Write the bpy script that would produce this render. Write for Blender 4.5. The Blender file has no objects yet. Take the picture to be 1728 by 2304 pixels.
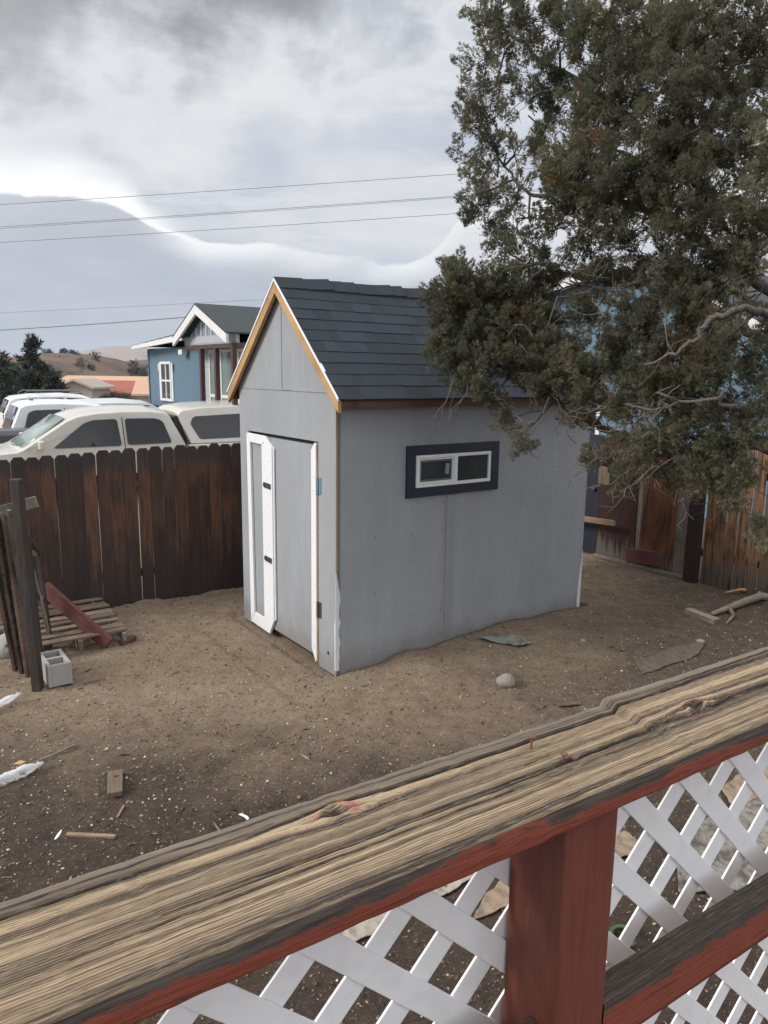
import bpy, math, random
import numpy as np
from mathutils import Vector, Matrix
random.seed(7); rng=np.random.default_rng(11)
scn=bpy.context.scene; col=scn.collection
PI=math.pi; R=math.radians
# ------------------------------------------------------------ camera
F_,PITCH,ROLL,CH=1675.7,.185,.0129,2.6232
cam=bpy.data.objects.new('camera',bpy.data.cameras.new('camera')); col.objects.link(cam); scn.camera=cam
cam.location=(0,0,CH); cam.data.sensor_fit='VERTICAL'; cam.data.sensor_height=36; cam.data.lens=36*F_/2304
cam.data.clip_start=.05; cam.data.clip_end=12000
cam.matrix_world=Matrix.Translation((0,0,CH))@Matrix.Rotation(PI/2-PITCH,4,'X')@Matrix.Rotation(ROLL,4,'Z')
scn.render.resolution_x=768; scn.render.resolution_y=1024
scn.view_settings.view_transform='Standard'; scn.view_settings.look='None'
scn.view_settings.exposure=0.8; scn.view_settings.gamma=1
# ------------------------------------------------------------ node helpers
class NT:
    def __init__(s,nt): s.nt=nt; s.n=nt.nodes; s.l=nt.links
    def new(s,t,**k):
        o=s.n.new(t)
        for a,b in k.items(): setattr(o,a,b)
        return o
    def put(s,sock,v):
        if isinstance(v,bpy.types.NodeSocket): s.l.new(v,sock)
        else:
            try: sock.default_value=v
            except Exception:
                sock.default_value=(v[0],v[1],v[2],1) if len(v)==3 else v
    def m(s,op,a,b=0.,c=None,clamp=False):
        o=s.new('ShaderNodeMath',operation=op,use_clamp=clamp)
        s.put(o.inputs[0],a); s.put(o.inputs[1],b)
        if c is not None: s.put(o.inputs[2],c)
        return o.outputs[0]
    def ss(s,v,a,b,x=0.,y=1.):
        o=s.new('ShaderNodeMapRange',interpolation_type='SMOOTHSTEP')
        s.put(o.inputs[0],v)
        for i,q in enumerate((a,b,x,y)): s.put(o.inputs[i+1],q)
        return o.outputs[0]
    def mix(s,f,a,b,mode='MIX'):
        o=s.new('ShaderNodeMix',data_type='RGBA',blend_type=mode)
        s.put(o.inputs[0],f)
        for i,q in ((6,a),(7,b)):
            if isinstance(q,tuple) and len(q)==3: q=q+(1,)
            s.put(o.inputs[i],q)
        return o.outputs[2]
    def noise(s,vec,scale,detail=4,rough=.55,dist=0.,out=0):
        o=s.new('ShaderNodeTexNoise'); s.put(o.inputs['Vector'],vec)
        o.inputs['Scale'].default_value=scale;o.inputs['Detail'].default_value=detail
        o.inputs['Roughness'].default_value=rough;o.inputs['Distortion'].default_value=dist
        return o.outputs[out]
    def scale(s,vec,sc,loc=(0,0,0)):
        o=s.new('ShaderNodeMapping'); s.put(o.inputs['Vector'],vec); o.inputs['Scale'].default_value=sc;o.inputs['Location'].default_value=loc
        return o.outputs[0]
    def ramp(s,f,stops):
        o=s.new('ShaderNodeValToRGB'); s.put(o.inputs[0],f); e=o.color_ramp.elements
        while len(e)<len(stops): e.new(.5)
        for k,(p,c) in zip(e,stops): k.position=p; k.color=(c[0],c[1],c[2],1)
        return o.outputs[0]
    def bump(s,h,strength=.5,dist=.01,normal=None):
        o=s.new('ShaderNodeBump'); s.put(o.inputs['Height'],h); o.inputs['Strength'].default_value=strength;o.inputs['Distance'].default_value=dist
        if normal is not None: s.put(o.inputs['Normal'],normal)
        return o.outputs[0]
    def objc(s): return s.new('ShaderNodeTexCoord').outputs['Object']
    def rand(s): return s.new('ShaderNodeObjectInfo').outputs['Random']
    def attr(s,name,out='Fac'):
        o=s.new('ShaderNodeAttribute'); o.attribute_name=name; return o.outputs[out]
    def curve(s,v,pts):
        o=s.new('ShaderNodeFloatCurve'); s.put(o.inputs[1],v); c=o.mapping.curves[0]
        while len(c.points)<len(pts): c.points.new(.5,.5)
        for p,(x,y) in zip(c.points,pts): p.location=(x,y)
        o.mapping.update(); return o.outputs[0]
def material(name,fn=None,color=(.5,.5,.5),rough=.7,metal=0.,**kw):
    m=bpy.data.materials.new(name); m.use_nodes=True; t=NT(m.node_tree); b=m.node_tree.nodes['Principled BSDF']
    b.inputs['Base Color'].default_value=(*color,1); b.inputs['Roughness'].default_value=rough; b.inputs['Metallic'].default_value=metal
    for k,v in kw.items(): b.inputs[k.replace('_',' ')].default_value=v
    if fn:
        r=fn(t) or {}
        for k,v in r.items(): t.put(b.inputs[k],v)
    return m
# ------------------------------------------------------------ pixel of the photograph -> place
def ray(x,y):
    dx,dy=x-864,y-1152; c,s=math.cos(ROLL),math.sin(ROLL)
    u=c*dx+s*dy; v=-s*dx+c*dy; cp,sp=math.cos(PITCH),math.sin(PITCH)
    return np.array([u/F_, cp-v/F_*sp, -sp-v/F_*cp])
def G(x,y,z=0.):
    d=ray(x,y); t=(z-CH)/d[2]; return np.array([0,0,CH])+t*d
def D(x,y,Y):
    d=ray(x,y); return np.array([0,0,CH])+d*(Y/d[1])
# ------------------------------------------------------------ world
w=bpy.data.worlds.new('World'); scn.world=w; w.use_nodes=True; t=NT(w.node_tree); t.n.clear()
SUN_AZ,SUN_EL=R(-108),R(32)
tc=t.new('ShaderNodeTexCoord').outputs['Generated']
sx=t.new('ShaderNodeSeparateXYZ'); t.put(sx.inputs[0],tc); X,Y_,Z=sx.outputs
az=t.m('MULTIPLY',t.m('ARCTAN2',X,Y_),180/PI); el=t.m('MULTIPLY',t.m('ARCSINE',Z),180/PI)
def ae(x,y):
    d=ray(x,y); d/=np.linalg.norm(d); return math.degrees(math.atan2(d[0],d[1])),math.degrees(math.asin(d[2]))
def edge(pts,lo=-60,hi=60,top=50):
    return [((a-lo)/(hi-lo),e/top) for a,e in [ae(*p) for p in pts]]
azn=t.m('DIVIDE',t.m('ADD',az,60),120,clamp=True)
n1=t.noise(tc,7,6,.6); n2=t.noise(t.scale(tc,(1,1,2.5)),3,5,.55,.3); nf=t.noise(t.scale(tc,(2.2,2.2,3.2)),2.6,7,.6,.15)
E1=t.m('MULTIPLY',t.curve(azn,edge([(-700,470),(-300,445),(0,431),(133,434),(232,447),(285,464),(345,504),(398,524),(464,544),(597,554),(696,571),(796,583),(868,600),(960,583),(1010,535),(1061,497),(1300,440),(1728,380),(2300,420)])),50)
E1=t.m('ADD',E1,t.m('ADD',t.m('MULTIPLY',t.m('SUBTRACT',n2,.5),1.2),t.m('MULTIPLY',t.m('SUBTRACT',t.noise(t.scale(tc,(3,3,7)),6,6,.65,.2),.5),1.0)))
d1=t.m('SUBTRACT',el,E1)                # >0 above the long cloud edge
E2=t.m('MULTIPLY',t.curve(azn,edge([(-700,300),(-200,240),(0,235),(200,270),(345,310),(500,310),(600,285),(700,260),(745,160),(900,110),(1100,80),(1500,0),(2300,-60)])),50)
E2=t.m('ADD',E2,t.m('MULTIPLY',t.m('SUBTRACT',nf,.5),20.))
d2=t.m('SUBTRACT',el,E2)
hi_=t.mix(t.ss(n2,.35,.65),(.58,.61,.69),(.80,.81,.82))
hi_=t.mix(t.ss(t.noise(t.scale(tc,(1.5,1.5,6)),2.2,5,.5,.8),.4,.7,0,.7),hi_,(.53,.57,.66))
low=t.mix(t.ss(el,0,11),(.40,.46,.56),(.50,.52,.58)); low=t.mix(t.ss(n2,.4,.65,0,.6),low,(.58,.60,.66))
right=t.ss(az,1,7); rb=t.m('MULTIPLY',right,t.ss(d1,-7,-1)); low=t.mix(rb,low,(.84,.84,.85)); low=t.mix(t.m('MULTIPLY',t.ss(d1,-4.,0.),t.ss(n2,.3,.6,.1,.6)),low,(.70,.72,.76))
wsp=t.noise(t.scale(tc,(2,2,9)),4,7,.65,.35)
hi_=t.mix(t.ss(wsp,.5,.68,0,.45),hi_,(.86,.87,.88)); low=t.mix(t.ss(wsp,.45,.7,0,.3),low,(.66,.69,.74))
c=t.mix(t.ss(d1,-.55,.35),low,hi_)
rimw=t.ss(az,-14,-24,1.2,4.2)
lf=t.ss(az,-13,-18); rim=t.m('MULTIPLY',t.m('MULTIPLY',t.ss(d1,rimw,.0),t.ss(d1,-.30,.0)),lf)
rim2=t.m('MULTIPLY',t.m('MULTIPLY',t.ss(d1,-2.0,-.05),t.ss(d1,.22,.0)),t.m('SUBTRACT',1.,lf)); rim2=t.m('MULTIPLY',rim2,t.ss(t.noise(tc,3.3,3),.35,.62,.12,.72)); rim=t.m('ADD',rim,rim2)
c=t.mix(rim,c,(1.15,1.15,1.12))
dk=t.mix(t.ss(n1,.3,.7),(.27,.275,.27),(.46,.465,.46)); dk=t.mix(t.ss(nf,.48,.7,0,.8),dk,(.70,.70,.69))
c=t.mix(t.m('MULTIPLY',t.ss(d2,-4.5,0.5),t.ss(d2,4,0,0,.65)),c,(.88,.88,.87))
c=t.mix(t.ss(d2,.2,8,0,.90),c,dk)
# unseen sky behind and right of the viewer brightened as added fill light
dotv=t.m('ADD',t.m('ADD',t.m('MULTIPLY',X,-.62),t.m('MULTIPLY',Y_,.70)),t.m('MULTIPLY',Z,.35))
c=t.mix(1.,c,t.mix(t.ss(dotv,-.75,.35),(2.0,2.0,2.02),(1,1,1)),'MULTIPLY')
zen=t.new('ShaderNodeVectorMath',operation='SCALE'); t.put(zen.inputs[0],c); t.put(zen.inputs[3],t.ss(el,34,60,.60,2.2)); c=zen.outputs[0]   # overcast: brightest overhead
sky=t.new('ShaderNodeTexSky',sky_type='NISHITA'); sky.sun_disc=False; sky.sun_elevation=SUN_EL; sky.sun_rotation=SUN_AZ
b1=t.new('ShaderNodeBackground'); t.put(b1.inputs[0],sky.outputs[0]); b1.inputs[1].default_value=.06
b2=t.new('ShaderNodeBackground'); t.put(b2.inputs[0],c); b2.inputs[1].default_value=1.0
ms=t.new('ShaderNodeMixShader'); ms.inputs[0].default_value=.92; t.l.new(b1.outputs[0],ms.inputs[1]); t.l.new(b2.outputs[0],ms.inputs[2])
wo=t.new('ShaderNodeOutputWorld'); t.l.new(ms.outputs[0],wo.inputs[0])
sun=bpy.data.objects.new('sun',bpy.data.lights.new('sun','SUN')); col.objects.link(sun)
sun.data.energy=2.0; sun.data.angle=R(22); sun.data.color=(1,.965,.92)
sd=Vector((math.sin(SUN_AZ)*math.cos(SUN_EL),math.cos(SUN_AZ)*math.cos(SUN_EL),math.sin(SUN_EL)))
sun.rotation_euler=sd.to_track_quat('Z','Y').to_euler()
# ------------------------------------------------------------ object helpers
def tag(o,label=None,cat=None,group=None,kind=None):
    if label:o['label']=label
    if cat:o['category']=cat
    if group:o['group']=group
    if kind:o['kind']=kind
    return o
def empty(name,loc=(0,0,0),rz=0.,label=None,cat=None,group=None):
    o=bpy.data.objects.new(name,None); col.objects.link(o); o.location=loc; o.rotation_euler=(0,0,rz); o.empty_display_size=.2
    return tag(o,label,cat,group)
def copy_tree(o,parent=None):
    c=o.copy(); col.objects.link(c); c.parent=parent
    for ch in list(o.children): copy_tree(ch,c)
    return c
class MB:
    def __init__(s): s.v=[]; s.f=[]; s.t=[]
    def add(s,vs,fs,tone=0.):
        n=len(s.v); s.v+= [tuple(map(float,q)) for q in vs]; s.f+=[tuple(i+n for i in f) for f in fs]; s.t+=[tone]*len(fs); return s
    def box(s,c,d,rot=None,tone=0.,j=0.):
        vs=[Vector((x*d[0]/2,y*d[1]/2,z*d[2]/2)) for x in(-1,1) for y in(-1,1) for z in(-1,1)]
        if j: vs=[v+Vector([random.uniform(-j,j) for _ in range(3)]) for v in vs]
        if rot is not None: vs=[rot@v for v in vs]
        vs=[v+Vector(c) for v in vs]
        return s.add(vs,[(0,1,3,2),(4,6,7,5),(0,4,5,1),(2,3,7,6),(0,2,6,4),(1,5,7,3)],tone)
    def b2(s,a,b,tone=0.):
        return s.box([(p+q)/2 for p,q in zip(a,b)],[abs(q-p) for p,q in zip(a,b)],None,tone)
    def prism(s,poly,axis,a,b,tone=0.):
        "poly: list of 2D pts; axis: the extruded axis (0,1,2); from a to b"
        def mk(p,h):
            q=list(p); q.insert(axis,h); return q
        n=len(poly); vs=[mk(p,a) for p in poly]+[mk(p,b) for p in poly]
        fs=[tuple(range(n))[::-1],tuple(range(n,2*n))]+[(i,(i+1)%n,n+(i+1)%n,n+i) for i in range(n)]
        return s.add(vs,fs,tone)
    def tube(s,pts,rad,seg=6,tone=0.,cap=True):
        pts=[Vector(p) for p in pts]; n=len(pts)
        if not hasattr(rad,'__len__'): rad=[rad]*n
        vs=[];up=Vector((0,0,1))
        d0=(pts[1]-pts[0]).normalized(); a=d0.cross(up if abs(d0.z)<.9 else Vector((1,0,0))).normalized()
        for i,p in enumerate(pts):
            d=(pts[min(i+1,n-1)]-pts[max(i-1,0)]).normalized(); a=(a-d*a.dot(d)).normalized(); b=d.cross(a)
            for k in range(seg):
                th=2*PI*k/seg; vs.append(p+(a*math.cos(th)+b*math.sin(th))*rad[i])
        fs=[(i*seg+k,i*seg+(k+1)%seg,(i+1)*seg+(k+1)%seg,(i+1)*seg+k) for i in range(n-1) for k in range(seg)]
        if cap: fs+=[tuple(range(seg))[::-1],tuple((n-1)*seg+k for k in range(seg))]
        return s.add(vs,fs,tone)
    def build(s,name,mat,parent=None,bevel=0.,smooth=False,tone=False,bseg=2):
        me=bpy.data.meshes.new(name); me.from_pydata(s.v,[],s.f); me.update()
        import bmesh
        bm=bmesh.new(); bm.from_mesh(me); bmesh.ops.recalc_face_normals(bm,faces=bm.faces); bm.to_mesh(me); bm.free()
        if tone:
            a=me.attributes.new('tone','FLOAT','FACE'); a.data.foreach_set('value',s.t)
        me.materials.append(mat)
        if smooth: me.polygons.foreach_set('use_smooth',[True]*len(me.polygons))
        o=bpy.data.objects.new(name,me); col.objects.link(o); o.parent=parent
        if bevel:
            m=o.modifiers.new('b','BEVEL'); m.width=bevel; m.segments=bseg; m.limit_method='ANGLE'; m.angle_limit=R(35)
        return o
def npmesh(name,v,f,mat,parent=None,smooth=False,attr=None,adom='POINT'):
    "v (n,3), f (m,k) with constant k"
    me=bpy.data.meshes.new(name); k=f.shape[1]
    me.vertices.add(len(v)); me.vertices.foreach_set('co',v.astype(np.float32).ravel())
    me.loops.add(f.size); me.loops.foreach_set('vertex_index',f.astype(np.int32).ravel())
    me.polygons.add(len(f)); me.polygons.foreach_set('loop_start',np.arange(0,f.size,k,dtype=np.int32)); me.polygons.foreach_set('loop_total',np.full(len(f),k,dtype=np.int32))
    if smooth: me.polygons.foreach_set('use_smooth',np.ones(len(f),dtype=bool))
    me.update(calc_edges=True); me.validate()
    if attr is not None:
        for an,av in attr.items():
            a=me.attributes.new(an,'FLOAT',adom); a.data.foreach_set('value',av.astype(np.float32))
    me.materials.append(mat); o=bpy.data.objects.new(name,me); col.objects.link(o); o.parent=parent; return o
def grid_faces(nx,ny):
    i=np.arange(nx*ny).reshape(ny,nx); return np.stack([i[:-1,:-1],i[:-1,1:],i[1:,1:],i[1:,:-1]],-1).reshape(-1,4)
def vnoise(x,y,seed=0):
    "smooth value noise, period-free lattice hash"
    xi=np.floor(x).astype(np.int64); yi=np.floor(y).astype(np.int64); fx=x-xi; fy=y-yi
    def h(a,b):
        n=(a*374761393+b*668265263+seed*974634777)&0x7fffffff; n=((n^(n>>13))*1274126177)&0x7fffffff; return ((n^(n>>16))&0xffff)/65535.
    u=fx*fx*(3-2*fx); v=fy*fy*(3-2*fy)
    return (h(xi,yi)*(1-u)+h(xi+1,yi)*u)*(1-v)+(h(xi,yi+1)*(1-u)+h(xi+1,yi+1)*u)*v
def fbm(x,y,o=4,seed=0):
    r=0.;a=.5
    for i in range(o): r=r+a*vnoise(x*2**i,y*2**i,seed+i); a*=.5
    return r
# ------------------------------------------------------------ the yard's square frame
A0=np.array([-.4118,6.2667]); L_=np.array([.8181,.5751]); W_=np.array([-.5751,.8181]); RZ=math.atan2(L_[1],L_[0])
def loc2w(x,y,z=0.): p=A0+L_*x+W_*y; return (p[0],p[1],z)
# ------------------------------------------------------------ materials
def wood(name,c1,c2,c3,gscale=(9,9,.6),rough=.85,stain=None,bump=.6,rnd=.35,bd=.006,ax=None):
    def fn(t):
        v=t.objc(); r=t.rand()
        off=t.new('ShaderNodeCombineXYZ'); t.put(off.inputs[0],t.m('MULTIPLY',r,37.)); t.put(off.inputs[1],t.m('MULTIPLY',r,91.)); t.put(off.inputs[2],t.m('MULTIPLY',r,13.))
        va=t.new('ShaderNodeVectorMath',operation='ADD'); t.put(va.inputs[0],v); t.put(va.inputs[1],off.outputs[0])
        s=t.scale(va.outputs[0],gscale)
        g=t.noise(s,5,6,.65,.6); g2=t.noise(s,17,4,.6,.2); b=t.noise(va.outputs[0],2.2,4,.6,.5)
        cc=t.mix(t.ss(g,.35,.65),c1,c2); cc=t.mix(t.ss(b,.45,.7,0,.9),cc,c3); cc=t.mix(t.ss(g2,.55,.75,0,.45),cc,tuple(q*.35 for q in c1))
        cc=t.mix(1.,cc,t.mix(r,(1-rnd,)*3,(1+rnd*.6,)*3),'MULTIPLY')
        if stain: cc=stain(t,cc,v,va.outputs[0])
        h=t.m('ADD',t.m('MULTIPLY',g,.7),t.m('MULTIPLY',g2,.3))
        return {'Base Color':cc,'Normal':t.bump(h,bump,bd)}
    return material(name,fn,rough=rough)
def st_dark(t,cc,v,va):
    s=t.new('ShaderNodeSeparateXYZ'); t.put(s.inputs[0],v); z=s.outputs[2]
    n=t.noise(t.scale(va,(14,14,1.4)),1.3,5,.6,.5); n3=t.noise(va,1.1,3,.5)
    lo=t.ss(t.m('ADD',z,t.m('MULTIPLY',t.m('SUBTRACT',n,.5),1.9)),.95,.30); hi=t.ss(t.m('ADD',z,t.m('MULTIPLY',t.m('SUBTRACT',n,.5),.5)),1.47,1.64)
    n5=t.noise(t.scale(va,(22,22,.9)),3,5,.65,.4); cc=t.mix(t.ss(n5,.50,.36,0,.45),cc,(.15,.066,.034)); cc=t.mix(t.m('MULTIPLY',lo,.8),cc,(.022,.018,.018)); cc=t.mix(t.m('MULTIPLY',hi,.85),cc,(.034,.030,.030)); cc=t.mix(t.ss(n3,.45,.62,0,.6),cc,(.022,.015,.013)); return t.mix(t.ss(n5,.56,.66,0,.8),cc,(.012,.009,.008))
def st_orange(t,cc,v,va):
    s=t.new('ShaderNodeSeparateXYZ'); t.put(s.inputs[0],v); z=s.outputs[2]
    n=t.noise(t.scale(va,(20,20,1.2)),1.6,6,.65,.6)
    lo=t.ss(t.m('ADD',z,t.m('MULTIPLY',t.m('SUBTRACT',n,.5),.9)),.45,.10); cc=t.mix(t.m('MULTIPLY',lo,.9),cc,(.085,.075,.065))
    cc=t.mix(t.ss(n,.46,.66,0,.95),cc,(.018,.009,.006)); return cc
M={}
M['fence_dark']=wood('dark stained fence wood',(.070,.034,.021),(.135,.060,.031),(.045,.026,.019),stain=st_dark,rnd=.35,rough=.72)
M['fence_orange']=wood('worn orange fence wood',(.17,.085,.04),(.25,.14,.075),(.11,.048,.022),stain=st_orange,rnd=.3)
def panelst(t,cc,v,va):
    s=t.new('ShaderNodeSeparateXYZ'); t.put(s.inputs[0],v); z=s.outputs[2]
    n=t.noise(t.scale(va,(9,9,.9)),1.6,6,.65,.8); cc=t.mix(t.ss(t.m('ADD',z,t.m('MULTIPLY',t.m('SUBTRACT',n,.5),1.1)),.30,.12),cc,(.10,.09,.075))
    return t.mix(t.ss(n,.52,.62,0,.8),cc,(.02,.011,.009))
M['panel_red']=wood('dark red stained plywood',(.032,.012,.009),(.050,.017,.011),(.02,.010,.008),gscale=(6,6,.5),stain=panelst,rnd=.1)
M['panel_orange']=wood('rust orange plywood',(.13,.045,.017),(.17,.065,.025),(.08,.027,.012),gscale=(6,6,.4),stain=panelst,rnd=.1)
M['grey_wood']=wood('weathered grey wood',(.16,.14,.12),(.24,.21,.175),(.12,.10,.085),gscale=(10,10,.7))
M['post_dark']=wood('dark weathered post',(.028,.024,.022),(.055,.045,.04),(.04,.022,.015),gscale=(10,10,.6),rnd=.1)
M['old_brown']=wood('old brown board',(.095,.055,.038),(.15,.11,.085),(.06,.028,.02),gscale=(10,10,.6))
M['raw_wood']=wood('raw pine lumber',(.42,.24,.10),(.50,.31,.14),(.34,.19,.085),gscale=(12,.8,.8),rnd=.08,rough=.7,bump=.25)
M['raw_wood_z']=wood('raw pine edge',(.42,.27,.14),(.50,.35,.20),(.34,.21,.11),gscale=(12,12,.8),rnd=.08,rough=.7,bump=.2)
M['brown_fascia']=wood('brown fascia wood',(.085,.045,.03),(.12,.062,.04),(.05,.026,.02),gscale=(.7,12,12),rnd=.05)
M['tan_wood']=wood('tan scrap wood',(.25,.17,.10),(.32,.22,.14),(.19,.12,.08),gscale=(1,12,12),rnd=.25)
M['pallet']=wood('pallet wood',(.16,.115,.08),(.22,.165,.12),(.11,.075,.052),gscale=(.8,12,12))
M['log']=wood('bleached log',(.21,.17,.13),(.32,.27,.21),(.12,.09,.07),gscale=(.7,9,9),bump=1.,bd=.012)
def redp(t):
    v=t.objc(); n=t.noise(t.scale(v,(3,3,3)),6,6,.7); g=t.noise(t.scale(v,(30,30,2)),3,4,.6)
    cc=t.mix(t.ss(g,.35,.7),(.14,.036,.024),(.185,.053,.034)); cc=t.mix(t.ss(g,.55,.7,0,.55),cc,(.07,.022,.016)); cc=t.mix(t.ss(n,.60,.72,0,.7),cc,(.075,.03,.022)); cc=t.mix(t.ss(t.noise(t.scale(v,(14,14,3)),5,5,.7),.66,.74,0,.6),cc,(.20,.15,.12)); return {'Base Color':cc,'Normal':t.bump(g,.35,.004)}
M['red_post']=material('red painted wood',redp,rough=.6)
def redface(t):
    v=t.objc(); s=t.new('ShaderNodeSeparateXYZ'); t.put(s.inputs[0],v)
    n=t.noise(t.scale(v,(3,1,8)),2.4,6,.6,.2); g=t.noise(t.scale(v,(3,30,60)),3,5,.6,.4); n4=t.noise(t.scale(v,(9,9,40)),3,4,.6)
    h=t.m('SUBTRACT',s.outputs[2],t.attr('ztop'))
    n=t.m('ADD',n,t.m('MULTIPLY',t.m('SUBTRACT',t.noise(t.scale(v,(40,1,300)),2,4,.7),.5),.35)); e=t.ss(t.m('ADD',h,t.m('MULTIPLY',t.m('SUBTRACT',n,.5),.085)),-.0195,-.0165)
    e=t.m('MULTIPLY',e,t.ss(n4,.2,.34,.8,1.))
    c=t.mix(t.ss(g,.3,.7),(.19,.042,.024),(.27,.062,.034)); d=t.mix(t.ss(g,.35,.7),(.045,.036,.030),(.11,.09,.073))
    c=t.mix(t.ss(g,.55,.66,0,.8),c,(.06,.022,.016)); return {'Base Color':t.mix(e,c,d),'Normal':t.bump(g,.6,.003)}
M['rail_face']=material('red painted rail face',redface,rough=.65)
def railtop(t):
    g=t.attr('grain'); v=t.objc(); n=t.noise(t.scale(v,(4,18,18)),2,5,.6); n2=t.noise(t.scale(v,(9,420,90)),3,5,.7); st=t.attr('stain')
    c=t.ramp(g,[(0.,(.022,.017,.014)),(.25,(.070,.050,.036)),(.5,(.165,.115,.073)),(.75,(.295,.212,.132)),(1,(.44,.335,.215))])
    c=t.mix(t.ss(n,.45,.75,0,.45),c,t.mix(t.ss(g,.2,.9),(.06,.05,.043),(.27,.215,.155)))
    c=t.mix(t.ss(n2,.52,.66,0,.75),c,(.075,.055,.042)); c=t.mix(t.ss(n2,.48,.36,0,.4),c,(.55,.44,.30)); c=t.mix(t.m('MULTIPLY',st,.8),c,t.mix(t.ss(g,.1,.9),(.03,.025,.023),(.15,.125,.105)))
    c=t.mix(t.m('MULTIPLY',t.attr('pink'),.8),c,(.42,.17,.13)); return {'Base Color':c,'Normal':t.bump(n2,.6,.0015)}
M['rail_top']=material('weathered rail wood',railtop,rough=.8)
def stucco(base,amt=.25):
    def fn(t):
        v=t.objc(); s=t.scale(v,(14,14,1.2)); g=t.noise(s,4,6,.7,.8); f=t.noise(v,60,3,.6); b=t.noise(v,1.3,4,.6)
        c=t.mix(t.ss(g,.3,.75),tuple(q*.95 for q in base),tuple(q*1.05 for q in base)); c=t.mix(t.ss(b,.35,.75,0,.6),c,tuple(q*.84 for q in base)); c=t.mix(t.ss(t.noise(t.scale(v,(3,3,.5)),2,5,.6,.4),.45,.7,0,.5),c,tuple(q*1.10 for q in base)); c=t.mix(t.ss(t.noise(t.scale(v,(26,26,1.6)),4,3,.6),.62,.72,0,.45),c,tuple(q*.72 for q in base))
        s3=t.new('ShaderNodeSeparateXYZ'); t.put(s3.inputs[0],v); dz=t.m('ADD',s3.outputs[2],t.m('MULTIPLY',t.m('SUBTRACT',t.noise(v,5,5,.6),.5),.35)); c=t.mix(t.ss(dz,.26,.04,0,.45),c,(.16,.135,.11))
        return {'Base Color':c,'Normal':t.bump(t.m('ADD',g,t.m('MULTIPLY',f,.25)),amt,.008)}
    return fn
M['paint_grey']=material('grey painted siding',stucco((.295,.308,.328),.5),rough=.75)
M['white_trim']=material('white painted trim',lambda t:{'Base Color':t.mix(t.ss(t.noise(t.scale(t.objc(),(8,8,2)),6,5,.7),.45,.8,0,.6),(.74,.74,.76),(.55,.54,.53)),'Normal':t.bump(t.noise(t.scale(t.objc(),(30,30,3)),4),.2,.003)},rough=.6)
M['smear']=material('pale paint smear',lambda t:{'Base Color':t.mix(t.noise(t.objc(),20,4),(.55,.56,.58),(.70,.71,.73))},rough=.7)
M['navy']=material('navy painted trim',lambda t:{'Base Color':t.mix(t.noise(t.scale(t.objc(),(2,9,9)),8,4),(.008,.014,.028),(.014,.022,.040)),'Normal':t.bump(t.noise(t.objc(),40),.15,.003)},rough=.5)
M['vinyl']=material('white vinyl',lambda t:{'Base Color':t.mix(t.noise(t.objc(),9,4),(.72,.72,.73),(.80,.80,.80))},rough=.35)
M['screen']=material('grey window screen',lambda t:{'Base Color':t.mix(t.noise(t.objc(),50,2),(.10,.105,.11),(.15,.155,.16))},rough=.7)
M['glass']=material('dark window glass',lambda t:{'Base Color':t.mix(t.noise(t.objc(),3,2),(.030,.040,.044),(.045,.056,.06))},rough=.06,Specular_IOR_Level=.5)
M['paleglass']=material('pale window glass',lambda t:{'Base Color':t.mix(t.noise(t.objc(),2,3),(.12,.17,.165),(.2,.25,.24))},rough=.1)
M['carglass']=material('car window glass',lambda t:{'Base Color':t.mix(t.noise(t.objc(),1.5,2),(.010,.012,.016),(.016,.02,.026))},rough=.03,Specular_IOR_Level=.55)
M['windshield']=material('windshield glass',lambda t:{'Base Color':t.mix(t.noise(t.objc(),2,2),(.16,.22,.19),(.30,.36,.33))},rough=.1)
M['steel']=material('dull steel',lambda t:{'Base Color':t.mix(t.noise(t.objc(),60,3),(.10,.10,.11),(.22,.22,.24))},rough=.45,metal=.8)
M['zinc']=material('blue zinc hinge',lambda t:{'Base Color':t.mix(t.noise(t.objc(),60,3),(.16,.27,.33),(.25,.36,.42))},rough=.45,metal=.4)
M['black']=material('black rubber',lambda t:{'Base Color':t.mix(t.noise(t.objc(),30,3),(.012,.012,.013),(.025,.025,.026))},rough=.7)
M['rust']=material('rusty metal',lambda t:{'Base Color':t.mix(t.noise(t.objc(),90,4),(.09,.035,.025),(.2,.1,.075))},rough=.75)
def shingle(base):
    def fn(t):
        v=t.objc(); a=t.attr('tone'); n=t.noise(v,160,2,.7); b=t.noise(v,3,3)
        c=t.mix(a,tuple(q*.72 for q in base),tuple(q*1.35 for q in base)); c=t.mix(t.ss(n,.4,.75,0,.55),c,tuple(q*2.4 for q in base)); c=t.mix(t.ss(b,.5,.7,0,.2),c,tuple(q*.6 for q in base))
        return {'Base Color':c,'Normal':t.bump(n,.5,.003)}
    return fn
M['shingle']=material('charcoal blue shingles',shingle((.019,.026,.036)),rough=.9)
M['shingle2']=material('grey shingles',shingle((.045,.055,.058)),rough=.9)
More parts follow.
